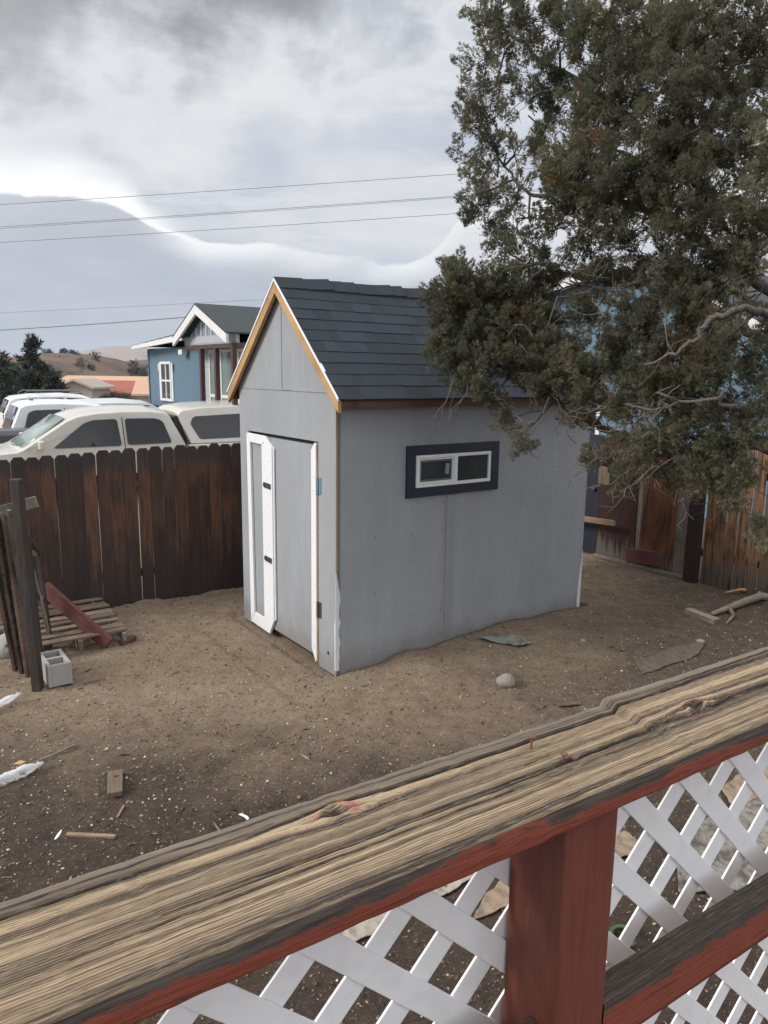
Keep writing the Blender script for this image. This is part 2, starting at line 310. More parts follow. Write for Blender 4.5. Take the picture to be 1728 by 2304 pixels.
def groundfn(t):
    v=t.objc(); s=t.new('ShaderNodeSeparateXYZ'); t.put(s.inputs[0],v); x,y=s.outputs[0],s.outputs[1]
    a=t.noise(v,.9,5,.6,.4); b=t.noise(v,6,6,.7); f=t.noise(v,38,5,.75); g=t.noise(v,140,3,.8)
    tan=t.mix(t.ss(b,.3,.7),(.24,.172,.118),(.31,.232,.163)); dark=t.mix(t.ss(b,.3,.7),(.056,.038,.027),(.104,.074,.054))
    # dark mulch with some shade painted in, at the right (under the juniper) and towards the deck, bare dust near the shed door
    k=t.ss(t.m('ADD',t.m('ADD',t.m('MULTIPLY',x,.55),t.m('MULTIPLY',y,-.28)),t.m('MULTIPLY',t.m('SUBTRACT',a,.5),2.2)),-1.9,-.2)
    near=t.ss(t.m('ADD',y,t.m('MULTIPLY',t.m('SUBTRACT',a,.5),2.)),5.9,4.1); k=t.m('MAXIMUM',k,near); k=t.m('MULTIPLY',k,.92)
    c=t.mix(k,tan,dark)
    dimmed=t.ss(t.m('ADD',y,t.m('MULTIPLY',t.m('SUBTRACT',a,.5),2.2)),5.0,3.9); c=t.mix(dimmed,c,t.mix(1.,c,(.60,.57,.55),'MULTIPLY'))   # damp mulch by the deck, deepened with painted shade
    c=t.mix(1.,c,t.ramp(t.noise(v,75,4,.8),[(.25,(.55,.53,.5)),(.5,(1,1,1)),(.8,(1.3,1.3,1.3))]),'MULTIPLY')
    c=t.mix(t.ss(f,.5,.68,0,.6),c,t.mix(k,(.10,.07,.05),(.028,.02,.015))); c=t.mix(t.ss(f,.45,.3,0,.45),c,(.34,.27,.20)); c=t.mix(t.ss(g,.60,.74,0,.5),c,(.30,.25,.20)); c=t.mix(t.ss(g,.42,.30,0,.6),c,(.04,.03,.022))
    far=t.ss(t.m('ADD',y,t.m('MULTIPLY',x,-.2)),16,45); c=t.mix(far,c,t.mix(t.ss(t.noise(v,.05,5),.4,.65),(.20,.165,.12),(.11,.10,.07)))
    h=t.m('ADD',t.m('ADD',t.m('MULTIPLY',b,.6),t.m('MULTIPLY',f,.5)),t.m('MULTIPLY',g,.25))
    return {'Base Color':c,'Normal':t.bump(h,1.,.04)}
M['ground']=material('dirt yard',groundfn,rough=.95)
M['pebble']=material('pebbles',lambda t:{'Base Color':t.mix(t.attr('tone'),(.24,.19,.14),(.62,.56,.46))},rough=.8)
M['chips']=material('wood chips and needles',lambda t:{'Base Color':t.ramp(t.attr('tone'),[(0,(.03,.02,.015)),(.5,(.13,.085,.055)),(1,(.36,.26,.16))])},rough=.9)
def foli(t):
    v=t.objc(); a=t.attr('tone'); n=t.noise(v,1.5,4,.6); n2=t.noise(v,.9,3)
    c=t.ramp(a,[(0,(.100,.106,.076)),(.5,(.170,.166,.112)),(1,(.255,.235,.150))])
    c=t.mix(t.ss(n,.58,.72,0,.7),c,(.16,.115,.055)); c=t.mix(t.ss(n2,.5,.3,0,.5),c,(.095,.115,.095)); c=t.mix(t.attr('dead'),c,(.24,.16,.08)); return {'Base Color':c}
M['foliage']=material('juniper foliage',foli,rough=.85,Specular_IOR_Level=.15)
def translucent(m,f):
    nt=m.node_tree; t=NT(nt); b=nt.nodes['Principled BSDF']; o=nt.nodes['Material Output']; tr=t.new('ShaderNodeBsdfTranslucent'); src=b.inputs['Base Color'].links[0].from_socket
    t.l.new(src,tr.inputs[0]); mx=t.new('ShaderNodeMixShader'); mx.inputs[0].default_value=f; t.l.new(b.outputs[0],mx.inputs[1]); t.l.new(tr.outputs[0],mx.inputs[2]); t.l.new(mx.outputs[0],o.inputs[0])
translucent(M['foliage'],.5)
M['bark']=material('shredding juniper bark',lambda t:(lambda g:{'Base Color':t.mix(t.ss(g,.35,.7),(.062,.05,.043),(.17,.145,.125)),'Normal':t.bump(g,.8,.012)})(t.noise(t.scale(t.objc(),(6,20,20)),5,6,.7,.6)),rough=.95)
M['twig']=material('dead grey twigs',lambda t:{'Base Color':t.mix(t.noise(t.objc(),9,3),(.075,.062,.052),(.20,.17,.145))},rough=.9)
M['fartree']=material('far tree foliage',lambda t:{'Base Color':t.mix(t.attr('tone'),(.04,.052,.045),(.095,.105,.085))},rough=.9,Specular_IOR_Level=.1)
M['lattice']=material('white vinyl lattice',lambda t:{'Base Color':t.mix(t.ss(t.noise(t.scale(t.objc(),(6,6,6)),5,5,.6),.45,.7,0,.5),(.90,.90,.91),(.78,.775,.78)),'Normal':t.bump(t.noise(t.scale(t.objc(),(90,9,9)),3,4,.6),.25,.002)},rough=.5)
M['concrete']=material('concrete',lambda t:{'Base Color':t.mix(t.noise(t.objc(),22,6,.7),(.25,.25,.235),(.38,.37,.345)),'Normal':t.bump(t.noise(t.objc(),70,4,.7),.5,.006)},rough=.95)
M['slab']=material('dusty concrete patch',lambda t:{'Base Color':t.mix(t.ss(t.noise(t.objc(),8,7,.75),.4,.62),(.24,.225,.20),(.085,.068,.054)),'Normal':t.bump(t.noise(t.objc(),50,4,.7),.6,.01)},rough=.95)
M['rock']=material('field rock',lambda t:{'Base Color':t.mix(t.noise(t.objc(),14,6,.7),(.17,.145,.125),(.32,.28,.245)),'Normal':t.bump(t.noise(t.objc(),30,5,.7),.6,.01)},rough=.95)
M['plastic']=material('clear plastic bottle',color=(.95,.95,.96),rough=.06,Transmission_Weight=.97,IOR=1.25)
pm=M['plastic']; pt=NT(pm.node_tree); pt.n.clear(); _a=pt.new('ShaderNodeBsdfTransparent'); _g=pt.new('ShaderNodeBsdfPrincipled'); _g.inputs['Base Color'].default_value=(.85,.87,.9,1); _g.inputs['Roughness'].default_value=.12
_lw=pt.new('ShaderNodeLayerWeight'); _lw.inputs[0].default_value=.35; _mx=pt.new('ShaderNodeMixShader'); pt.put(_mx.inputs[0],pt.m('ADD',pt.m('MULTIPLY',_lw.outputs['Facing'],.75),.10)); pt.l.new(_a.outputs[0],_mx.inputs[1]); pt.l.new(_g.outputs[0],_mx.inputs[2]); _o=pt.new('ShaderNodeOutputMaterial'); pt.l.new(_mx.outputs[0],_o.inputs[0])
M['rag']=material('pale green tarp scrap',lambda t:{'Base Color':t.mix(t.ss(t.noise(t.objc(),9,6,.7),.4,.65),(.20,.23,.21),(.13,.11,.09)),'Normal':t.bump(t.noise(t.objc(),25,4),.6,.01)},rough=.95)
M['carpet']=material('stained pale sheet',lambda t:{'Base Color':t.mix(t.ss(t.noise(t.objc(),7,6,.7),.5,.62),(.33,.29,.245),(.12,.10,.08)),'Normal':t.bump(t.noise(t.objc(),30,4),.4,.006)},rough=.95)
M['tansheet']=material('tan particle board',lambda t:{'Base Color':t.mix(t.ss(t.noise(t.objc(),9,6,.7),.45,.65),(.27,.20,.145),(.16,.12,.09))},rough=.9)
M['faded_red']=wood('faded red board',(.12,.040,.034),(.16,.062,.052),(.085,.03,.026),gscale=(.8,10,10),rnd=.1)
M['dustboard']=material('dusty board',lambda t:{'Base Color':t.mix(t.noise(t.objc(),9,6,.7),(.075,.056,.043),(.13,.10,.078))},rough=.95)
M['hose']=material('green hose',color=(.06,.10,.035),rough=.5)
M['wire']=material('power cable',color=(.16,.16,.17),rough=.7)
def sid(base,sc):
    def fn(t):
        v=t.objc(); s=t.new('ShaderNodeSeparateXYZ'); t.put(s.inputs[0],v); w_=t.m('PINGPONG',t.m('MULTIPLY',s.outputs[sc[0]],1.),sc[1]); g=t.ss(w_,0.,.012)
        n=t.noise(v,2,4); return {'Base Color':t.mix(g,tuple(q*.55 for q in base),t.mix(n,tuple(q*.9 for q in base),tuple(q*1.1 for q in base))),'Normal':t.bump(g,.4,.01)}
    return fn
M['blue_siding']=material('blue vertical siding',sid((.10,.165,.225),(1,.1)),rough=.75)
M['blue_siding2']=material('pale blue wall',sid((.10,.17,.23),(1,.1)),rough=.75)
M['lap']=material('grey lap siding',sid((.36,.39,.42),(2,.09)),rough=.75)
M['slate']=material('slate blue gable boards',sid((.22,.26,.33),(1,.11)),rough=.75)
M['offwhite']=material('off white paint',lambda t:{'Base Color':t.mix(t.noise(t.objc(),3,4),(.58,.58,.58),(.68,.68,.67))},rough=.6)
M['maroon']=material('dark maroon paint',lambda t:{'Base Color':t.mix(t.noise(t.objc(),5,4),(.05,.022,.022),(.085,.04,.038))},rough=.6)
def carp(c,m=.3): return material('car paint',lambda t:{'Base Color':t.mix(t.ss(t.noise(t.objc(),2.5,5,.6),.4,.8,0,.5),c,tuple(q*.8 for q in c))},rough=.32,metal=m,Coat_Weight=.4)
M['car_tan']=carp((.60,.575,.53),.1); M['car_white']=carp((.78,.79,.81),.0); M['car_black']=carp((.012,.014,.02),.2); M['car_silver']=carp((.7,.71,.72),.1)
M['lamp']=material('lamp lens',color=(.5,.5,.5),rough=.1)
M['taillamp']=material('red lamp lens',color=(.35,.02,.02),rough=.2)
M['stuccof']=material('beige stucco',lambda t:{'Base Color':t.mix(t.noise(t.objc(),.4,4),(.33,.29,.25),(.42,.37,.32))},rough=.9)
M['redroof']=material('red metal roof',lambda t:{'Base Color':t.mix(t.noise(t.objc(),.3,4),(.27,.075,.055),(.34,.11,.08))},rough=.8)
M['tanroof']=material('tan metal roof',lambda t:{'Base Color':t.mix(t.noise(t.objc(),.3,4),(.46,.28,.19),(.54,.35,.24))},rough=.8)
def hillf(c1,c2,c3,s):
    return lambda t:(lambda v:{'Base Color':t.mix(t.ss(t.noise(v,s*6,5,.7),.55,.68,0,.8),t.mix(t.ss(t.noise(v,s,6,.6,.5),.38,.62),c1,c2),c3),'Normal':t.bump(t.noise(v,s*4,5),.6,5.)})(t.objc())
M['hill']=material('brown hillside',hillf((.095,.062,.045),(.15,.10,.070),(.035,.034,.026),.02),rough=1.)
M['mountain']=material('bare mountain',hillf((.30,.235,.19),(.19,.14,.15),(.13,.12,.14),.0016),rough=1.)
# ------------------------------------------------------------ ground, one sheet
def mound(s):   # soil banked against the shed's long wall
    xs=[-1,.0,.5,.6,.76,1.04,1.18,1.44,1.7,1.95,2.16,2.4,2.65,2.83,3.2,3.6]; ys=[-.03,-.02,-.015,.03,.055,.02,.04,.06,.07,.10,.10,.06,.08,.07,.05,.03]
    return np.interp(s,xs,ys)
def ground_h(x,y):
    rx,ry=x-A0[0],y-A0[1]; lx=rx*L_[0]+ry*L_[1]; ly=rx*W_[0]+ry*W_[1]
    near=np.exp(-(np.maximum(0,np.hypot(x,y-6)-9)/6)**2)
    h=(fbm(x*1.1,y*1.1,4,3)-.47)*.07*near+(fbm(x*7,y*7,4,9)-.47)*.050*near+(vnoise(x*21,y*21,4)-.5)*.020*near-.022*np.clip(fbm(x*3.1+7,y*3.1,2,33)-.46,0,1)*4*near*.5
    m=mound(lx)*np.exp(-(np.clip(-ly,0,9)/.45)**2)*(lx>-.6)*(lx<4)
    k=np.exp(-(np.clip(-ly,0,9)/.3)**2)*(lx>-.5)*(lx<3.8)*(ly<.5)
    inside=(lx>-.12)*(lx<3.35)*(ly>-.02)*(ly<2.1)
    fr=np.exp(-(np.clip(-lx,0,9)/.35)**2)*(ly>-.2)*(ly<2.2)*(lx<.1); h=h*(1-.75*np.maximum(fr,k))
    h=np.where(inside,-.06,h)-.012*fr+m*np.where(inside,0,1)
    h=h-np.clip((y-40)/70,0,1)**1.0*5.2*(1+0*x)
    return h
def axis(a,b,step,far,n):
    c=np.arange(a,b,step); g=np.geomspace(.2,far,n); return np.concatenate([a-g[::-1],c,b-.001+g])
gx=axis(-6.5,7.5,.035,6000,34); gy=axis(-.5,13.,.035,6000,34)
XX,YY=np.meshgrid(gx,gy); ZZ=ground_h(XX,YY)
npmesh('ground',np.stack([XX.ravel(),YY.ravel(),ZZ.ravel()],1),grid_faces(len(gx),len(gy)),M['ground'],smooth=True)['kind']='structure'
def gh(x,y): return float(ground_h(np.array([x]),np.array([y]))[0])
def Gp(px,py): p=G(px,py,0.); h=gh(p[0],p[1]); p=G(px,py,h); return np.array([p[0],p[1],gh(p[0],p[1])])
def gpt(n,flt=None,xr=(-4.2,5.5),yr=(2.2,11.5)):
    x=rng.uniform(*xr,n); y=2.2+(yr[1]-2.2)*rng.random(n)**1.5; rx,ry=x-A0[0],y-A0[1]; lx=rx*L_[0]+ry*L_[1]; ly=rx*W_[0]+ry*W_[1]
    k=~((lx>-.02)*(lx<3.25)*(ly>-.02)*(ly<2.0))*(ly<2.85)*(lx<5.35); return x[k],y[k]
def scatter(name,mat,n,kindf,label,cat):
    x,y=gpt(n); m=len(x); z=ground_h(x,y); s,asp,flat,ton=kindf(m); base=np.array([[1,0,0],[0,1,0],[-1,0,0],[0,-1,0],[0,0,1],[0,0,-1]],float)
    ph=rng.uniform(0,2*PI,m); v=np.repeat(base[None],m,0)*(1+.3*rng.standard_normal((m,6,1)))
    v=v*np.stack([s,s*asp,s*flat],1)[:,None,:]; tilt=rng.normal(0,.25,m); v[:,:,2]+=v[:,:,0]*tilt[:,None]
    c,sn=np.cos(ph)[:,None],np.sin(ph)[:,None]; vx=v[:,:,0]*c-v[:,:,1]*sn; vy=v[:,:,0]*sn+v[:,:,1]*c
    V=np.stack([vx+x[:,None],vy+y[:,None],v[:,:,2]+z[:,None]+(s*flat*.3)[:,None]],-1).reshape(-1,3)
    fb=np.array([[0,1,4],[1,2,4],[2,3,4],[3,0,4],[1,0,5],[2,1,5],[3,2,5],[0,3,5]]); Fc=(fb[None]+6*np.arange(m)[:,None,None]).reshape(-1,3)
    o=npmesh(name,V,Fc,mat,attr={'tone':np.repeat(ton,8)},adom='FACE'); return tag(o,label,cat,kind='stuff')
scatter('pebbles',M['pebble'],12000,lambda m:(np.minimum(rng.gamma(2.2,.0022,m)+.002,.013),rng.uniform(.5,1,m),rng.uniform(.4,.8,m),np.clip(rng.beta(1.5,2.2,m),0,1)),'pale pebbles sprinkled over the brown dirt of the yard','pebbles')
scatter('clods',M['chips'],30000,lambda m:(rng.gamma(2.,.0020,m)+.002,rng.uniform(.5,1,m),rng.uniform(.5,.9,m),.25+rng.beta(2,2,m)*.6),'crumbly brown soil clods covering the yard','soil clods')
scatter('wood_chips',M['chips'],17000,lambda m:(rng.gamma(2.,.006,m)+.006,rng.uniform(.07,.22,m),rng.uniform(.06,.2,m),rng.beta(1.4,1.9,m)),'fine wood chips and dry needles strewn over the dirt','wood chips')
scatter('twigs',M['chips'],900,lambda m:(rng.gamma(3.,.010,m)+.012,rng.uniform(.03,.07,m),rng.uniform(.03,.07,m),.3+.7*rng.beta(1.4,1.4,m)),'dry twigs and splinters lying all over the dirt','twigs')
# ------------------------------------------------------------ shed
shed=empty('garden_shed',loc2w(0,0),RZ,'small grey shed with a steep dark blue shingled roof in the dirt yard','shed')
Wd,Ln,EZ,AP,OH,FO=1.934,3.227,2.414,3.45,.149,.053
sl=(AP-EZ)/(Wd/2+OH)      # roof slope dz/dy
top0=EZ+OH*sl-.05
SM=M['paint_grey']
mb=MB(); # front gable wall with door opening cut as pieces
dy0,dy1,dz1=.30,1.73,2.02
mb.prism([(0,-.05),(dy0,-.05),(dy0,dz1),(dy1,dz1-.0),(dy1,-.05),(Wd,-.05),(Wd,top0),(Wd/2,top0+sl*Wd/2),(0,top0)],0,0,.05); fw=mb.build('front_wall',SM,shed,bevel=.003)
MB().b2((.012,0,-.08),(Ln,.05,top0-.02)).build('side_wall',SM,shed,bevel=.003)
MB().b2((.05,Wd-.05,-.08),(Ln,Wd,top0-.02)).build('side_wall',SM,shed)
MB().prism([(.051,-.05),(Wd-.051,-.05),(Wd-.051,top0),(Wd/2,top0+sl*(Wd/2-.051)),(.051,top0)],0,Ln-.06,Ln-.01).build('back_wall',SM,shed)
MB().b2((-.002,-.003,.86),(.007,.0,top0-.02)).b2((-.003,0,.9),(0,.003,top0-.1)).build('corner_edge',M['raw_wood_z'],shed)
# door: wide leaf + narrow framed leaf
door=MB().b2((.006,.315,.03),(.045,1.235,1.985)).build('door',SM,shed,bevel=.003)
d2=MB().b2((.006,1.245,.05),(.045,1.715,1.985)).build('door',SM,shed,bevel=.003)
MB().b2((.05,dy0-.1,-.02),(.06,dy1+.1,dz1+.05)).build('door_shadow_gap',M['black'],shed)
x0,x1=-.020,.004
MB().prism([(1.71,-.02),(1.27,-.03),(1.33,.10),(1.62,.105)],0,x0,x1).prism([(1.73,2.0),(1.30,1.995),(1.38,1.905),(1.65,1.91)],0,x0,x1).prism([(1.735,2.0),(1.655,1.905),(1.625,.11),(1.715,-.02)],0,x0-.001,x1).prism([(1.385,1.92),(1.335,1.90),(1.33,.105),(1.385,.105)],0,x0-.002,x1).build('door_trim',M['white_trim'],d2,bevel=.003)
MB().prism([(1.335,1.995),(1.305,1.995),(1.155,1.90),(1.160,.14),(1.265,-.03),(1.29,.0),(1.325,.10)],0,x0-.006,x1-.002).prism([(1.155,1.90),(1.135,1.89),(1.14,.15),(1.160,.14)],0,x0+.006,x1-.002).build('door_trim',M['white_trim'],door,bevel=.003)
MB().prism([(.31,2.01),(.335,2.01),(.395,1.94),(.40,.10),(.335,-.0),(.325,-.02),(.31,0)],0,x0,x1+.001).build('door_trim',M['white_trim'],door,bevel=.003)
MB().prism([(.302,2.0),(.309,2.0),(.309,.0),(.302,.0)],0,-.012,.0045).build('trim_edge',M['raw_wood_z'],door)
scr=MB()
for z in (1.7,1.58,1.2,1.02,.66,.55,.27,.12): scr.b2((x0-.003,.345+.02*(z%.3),z),(x0-.0005,.351+.02*(z%.3),z+.006))
for z in (1.75,1.3,.9,.45): scr.b2((x0-.009,1.22,z),(x0-.0065,1.226,z+.006))
scr.build('screws',M['steel'],door)['kind']='stuff'
for z,m in ((1.56,M['zinc']),(.42,M['steel'])):
    MB().b2((-.006,.245,z),(-.0005,.285,z+.15)).tube([(-.012,.292,z),(-.012,.292,z+.15)],.009,8).b2((-.004,.298,z),(-.0201,.31,z+.15)).b2((-.009,.262,z+.03),(-.006,.268,z+.036)).b2((-.009,.262,z+.11),(-.006,.268,z+.116)).build('hinge',m,shed,bevel=.001)
for z in (1.48,.73):
    h=MB().prism([(1.18,z),(1.32,z+.005),(1.345,z+.02),(1.345,z+.045),(1.32,z+.06),(1.18,z+.055)],0,-.034,-.027).b2((-.045,1.295,z+.018),(-.034,1.312,z+.042)).build('hasp',M['steel'],door,bevel=.002)
MB().tube([(-.002,.13,.13),(.004,.13,.13)],.017,14).build('pipe_hole',M['black'],shed)
rg=random.Random(3)
def smear(name,pts,flip=False):
    m=MB(); n=14
    ed=[(0,pts[0][1])]
    q=[]
    for i in range(n+1):
        z=pts[0][0]+(pts[1][0]-pts[0][0])*i/n; wdt=pts[2]*min(1,(i/n)*4+.05)*(.7+.5*rg.random())*(1-.35*(i/n)); q.append((z,max(.006,wdt)))
    if not flip:
        poly=[(-.002,z) for z,_ in q]+[(wd,z) for z,wd in q[::-1]]; m.prism([(a,b) for a,b in poly],1,-.004,-.0005)
    else:
        poly=[(0.004,z) for z,_ in q]+[(wd*.7,z) for z,wd in q[::-1]]; m.prism(poly,0,-.003,-.0002)
    return m.build(name,M['smear'],shed)
smear('paint_patch',((.90,0),(.0,0),.050)); smear('paint_patch',((.52,0),(.0,0),.030),True)
m=MB(); q=[(.70,.0),(.3,.045),(.08,.05),(.02,.03)]
m.prism([(Ln+.002,z) for z,_ in q]+[(Ln-wd,z) for z,wd in q[::-1]],1,-.004,-.0004).build('paint_patch',M['smear'],shed)
MB().b2((1.222,-.014,-.02),(1.31,-.0005,1.49)).build('seam_batten',material('batten paint',stucco((.27,.277,.29),.3),rough=.75),shed,bevel=.001)
nh=MB()
for sx_ in (.02,.405,.81,1.19,1.62,2.03,2.43,2.84,3.2):
    for k_ in range(9): nh.tube([(sx_+rg.uniform(-.008,.008),-.0012,.12+.26*k_+rg.uniform(-.02,.02)),(sx_,.001,.12+.26*k_)],.0035,6)
nh.build('nail_heads',M['steel'],shed)['kind']='stuff'
MB().b2((1.3105,-.002,.0),(1.320,-.0003,1.49)).build('seam_shadow',M['black'],shed)
MB().b2((1.211,-.003,.0),(1.2215,-.0003,1.47)).build('seam_gap',material('pale seam wood',color=(.42,.36,.30),rough=.8),shed)
# gable seams
MB().b2((-.004,.0,2.447),(-.0005,Wd,2.450)).b2((-.004,.962,2.455),(-.0005,.965,3.2)).b2((-.005,.80,2.452),(-.0005,.945,2.456)).build('panel_seam',material('seam shadow line',color=(.17,.175,.18),rough=.9),shed)
# window
wx0,wx1,wz0,wz1=.736,1.868,1.50,1.977
win=MB().prism([(wx0,wz0),(wx1,wz0),(wx1-.115,wz0+.088),(wx0+.10,wz0+.088)],1,-.024,.002).prism([(wx0,wz1),(wx0+.10,wz1-.09),(wx1-.115,wz1-.09),(wx1,wz1)],1,-.024,.002).prism([(wx0,wz0+.002),(wx0+.098,wz0+.09),(wx0+.098,wz1-.092),(wx0,wz1-.002)],1,-.0235,.002).prism([(wx1,wz0+.002),(wx1,wz1-.002),(wx1-.113,wz1-.092),(wx1-.113,wz0+.09)],1,-.0235,.002).build('window',M['navy'],shed,bevel=.002)
a0,a1,b0,b1=.838,1.752,1.590,1.886
def frame(mb,x0,x1,z0,z1,w,y0,y1): return mb.b2((x0,y0,z0),(x1,y1,z0+w)).b2((x0,y0,z1-w),(x1,y1,z1)).b2((x0,y0,z0+w),(x0+w,y1,z1-w)).b2((x1-w,y0,z0+w),(x1,y1,z1-w))
mm=MB(); frame(mm,a0,a1,b0,b1,.030,-.031,-.001); mm.b2((1.285,-.0305,b0+.03),(1.33,-.001,b1-.03)); wf=mm.build('frame',M['vinyl'],win,bevel=.003)
mm=MB(); frame(mm,a0+.032,1.284,b0+.032,b1-.032,.016,-.022,-.004); mm.build('sash',M['vinyl'],win,bevel=.002)
mm=MB(); frame(mm,a0+.049,1.267,b0+.049,b1-.049,.018,-.016,-.006); mm.build('screen_frame',M['screen'],win,bevel=.001)
MB().b2((a0+.06,-.009,b0+.06),(1.26,-.003,b1-.06)).build('pane',M['glass'],win)
MB().b2((1.33,-.014,b0+.03),(a1-.03,-.003,b1-.03)).build('pane',M['glass'],win)
MB().prism([(1.19,1.70),(1.235,1.69),(1.245,1.79),(1.20,1.80)],1,-.0105,-.0095).build('sticker',material('pale sticker',color=(.22,.27,.3),rough=.5),win)
# roof
roof=MB()
def rp(y,off=0.): # height on right slope (y from -OH to Wd/2)
    return EZ+(y+OH)*sl+off
nrm=1/math.hypot(1,sl)
for sgn in (0,1):
    f=(lambda y:y) if sgn==0 else (lambda y:Wd-y)
    roof.prism([(f(-OH+.01),rp(-OH+.01)-.04),(f(Wd/2),rp(Wd/2)-.04),(f(Wd/2),rp(Wd/2)-.015),(f(-OH+.01),rp(-OH+.01)-.015)],0,-FO+.005,Ln+.05)
roof=roof.build('roof',M['brown_fascia'],shed)
sh=MB(); ncrs=11; slope=math.hypot(Wd/2+OH,AP-EZ); ex=slope/ncrs; uy,uz=(Wd/2+OH)/slope,(AP-EZ)/slope
for sgn in (0,1):
    for c_ in range(ncrs):
        x=-FO-.012-random.uniform(0,.2); s0=c_*ex-(.02 if c_==0 else 0)
        while x<Ln+.06:
            wd=random.choice((.09,.13,.17,.21,.26)); xa,xb=max(x,-FO-.014),min(x+wd-.001,Ln+.065); x+=wd
            if xb-xa<.02: continue
            lam=random.random()<.45; drop=0.; th=.008+(.002 if lam else 0)+random.uniform(0,.001); s1=min(s0+ex*1.25,slope)
            vs=[]
            for (s_,o_) in ((s0-drop+random.uniform(-.003,.003),th),(s1,.004),(s1,-.012),(s0-drop,-.008)):
                y=-OH+uy*s_-uz*o_; z=EZ+uz*s_+uy*o_
                if sgn: y=Wd-y
                vs.append((y,z))
            v8=[(xa,p[0],p[1]) for p in vs]+[(xb,p[0],p[1]) for p in vs]
            tn=random.choice((.1,.25,.45,.5)) if not lam else random.choice((.6,.8,1.))
            sh.add(v8,[(0,1,5,4),(1,2,6,5),(2,3,7,6),(3,0,4,7),(0,3,2,1),(4,5,6,7)],tn)
sh.build('shingles',M['shingle'],roof,tone=True)
rc=MB(); x=-FO-.015; k=0
while x<Ln+.05:     # ridge caps, each tipped up a little at its exposed end
    l=.285; lift=random.choice((.002,.010,.021,.018,.005,.008)) ; a,b=x,x+l
    for s_ in (-1,1):
        p=[]
        for xx,hh in ((a,.012),(b,.016+lift)):
            for d_ in (0,.15):
                p.append((xx,Wd/2+s_*d_*uy,AP+hh-d_*uz*(1. if d_ else 1)+ .004))
        q_=[(u[0],u[1],u[2]-.008) for u in p]
        rc.add(p+q_,[(0,1,3,2),(4,6,7,5),(0,2,6,4),(1,5,7,3),(2,3,7,6),(0,4,5,1)],random.choice((.2,.4,.6)))
    x+=.14*1.02*1.0; k+=1
rc.build('ridge_caps',M['shingle'],roof,tone=True)
def rake(y0,y1,off0,off1,xa,xb,name,mat,side):
    pts=[]
    for y,o in ((y0,off0),(y1,off0),(y1,off1),(y0,off1)): pts.append(((y if side==0 else Wd-y),rp(y,0)+o))
    return MB().prism(pts,0,xa,xb).build(name,mat,shed,bevel=.002)
for s_ in (0,1):
    rake(-OH-.003,Wd/2,.004,-.022,-FO-.022,-FO+.004,'drip_edge',M['vinyl'],s_)
    rake(-OH+.008,Wd/2,-.024,-.128,-FO-.014,-FO+.02,'rake_board',M['raw_wood'],s_)
MB().b2((-FO+.02,-OH+.006,EZ-.085),(Ln+.05,-OH+.04,EZ-.012)).build('eave_board',M['brown_fascia'],shed,bevel=.002)
MB().b2((-FO+.02,Wd+OH-.04,EZ-.085),(Ln+.05,Wd+OH-.006,EZ-.012)).build('eave_board',M['brown_fascia'],shed,bevel=.002)
MB().b2((.02,.06,-.10),(Ln-.02,.12,-.01)).build('skid_timber',M['black'],shed)
# ------------------------------------------------------------ fences
def picket(name,root,x0,x1,y,z0,z1,mat,th=.018,dog=.03,lean=0.,axis='x'):
    m=MB(); d=min(dog,(x1-x0)*.3); poly=[(x0,z0),(x1,z0),(x1+lean,z1-d*1.3),(x1-d+lean,z1),(x0+d+lean,z1),(x0+lean,z1-d*1.3)]
    if axis=='x': m.prism(poly,1,y,y+th)
    else: m.prism(poly,0,y,y+th)
    o=m.build(name,mat,root,bevel=.003); return o
fl=empty('board_fence',loc2w(-3.9,2.92),RZ,'dark brown dog eared board fence left of and behind the shed','fence')
x=0.;rf=random.Random(5)
while x<9.1:
    X0=x-3.9; wd=rf.choice((.138,.14,.142,.135)); z=np.interp(X0,[-4,-2.1,-1.4,-.8,.4,3,6],[1.74,1.72,1.745,1.775,1.77,1.8,1.82])+rf.uniform(-.012,.012)
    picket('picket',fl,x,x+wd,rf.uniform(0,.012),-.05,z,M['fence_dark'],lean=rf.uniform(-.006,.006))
    x+=wd+rf.choice((-.0,.0005,.001,.001,.0015,.004)) + (.007 if -.98<X0<-.66 else 0)
for z in (.3,1.4): MB().b2((0,.035,z),(9.1,.075,z+.09)).build('rail',M['fence_dark'],fl,bevel=.004)
for xx in (.4,2.8,5.2,7.6): MB().b2((xx,.076,-.1),(xx+.09,.166,1.7)).build('post',M['fence_dark'],fl,bevel=.004)
fr=empty('board_fence',loc2w(5.45,-5.),RZ,'brown board fence behind the juniper with gaps and a dark stained panel','fence')
# local y along fence from -5 world
def Yl(v): return v+5.
picks=[(-.10,-.20),( -.205,-.315),(-.33,-.43),(-.455,-.545),(-.575,-.69),(-.72,-.82)]
y=-.09
while y>-4.8:
    wd=rf.choice((.13,.14,.12)); lz=rf.uniform(-.02,.02)
    picket('picket',fr,Yl(y-wd),Yl(y),rf.uniform(0,.015),-.03,1.78+rf.uniform(-.03,.03),M['fence_orange'],lean=rf.uniform(-.012,.012),axis='y')
    y-=wd+rf.choice((.003,.006,.012,.018,.008))
MB().b2((-.09,Yl(-.07),-.1),(.01,Yl(.10),1.72)).build('post',material('near black post',lambda t:{'Base Color':t.mix(t.noise(t.scale(t.objc(),(8,8,1)),5,4),(.012,.008,.007),(.04,.02,.015))},rough=.9),fr,bevel=.005)
for yy in (-2.4,-4.6): MB().b2((.02,Yl(yy),-.1),(.11,Yl(yy)+.09,1.7)).build('post',M['fence_orange'],fr)
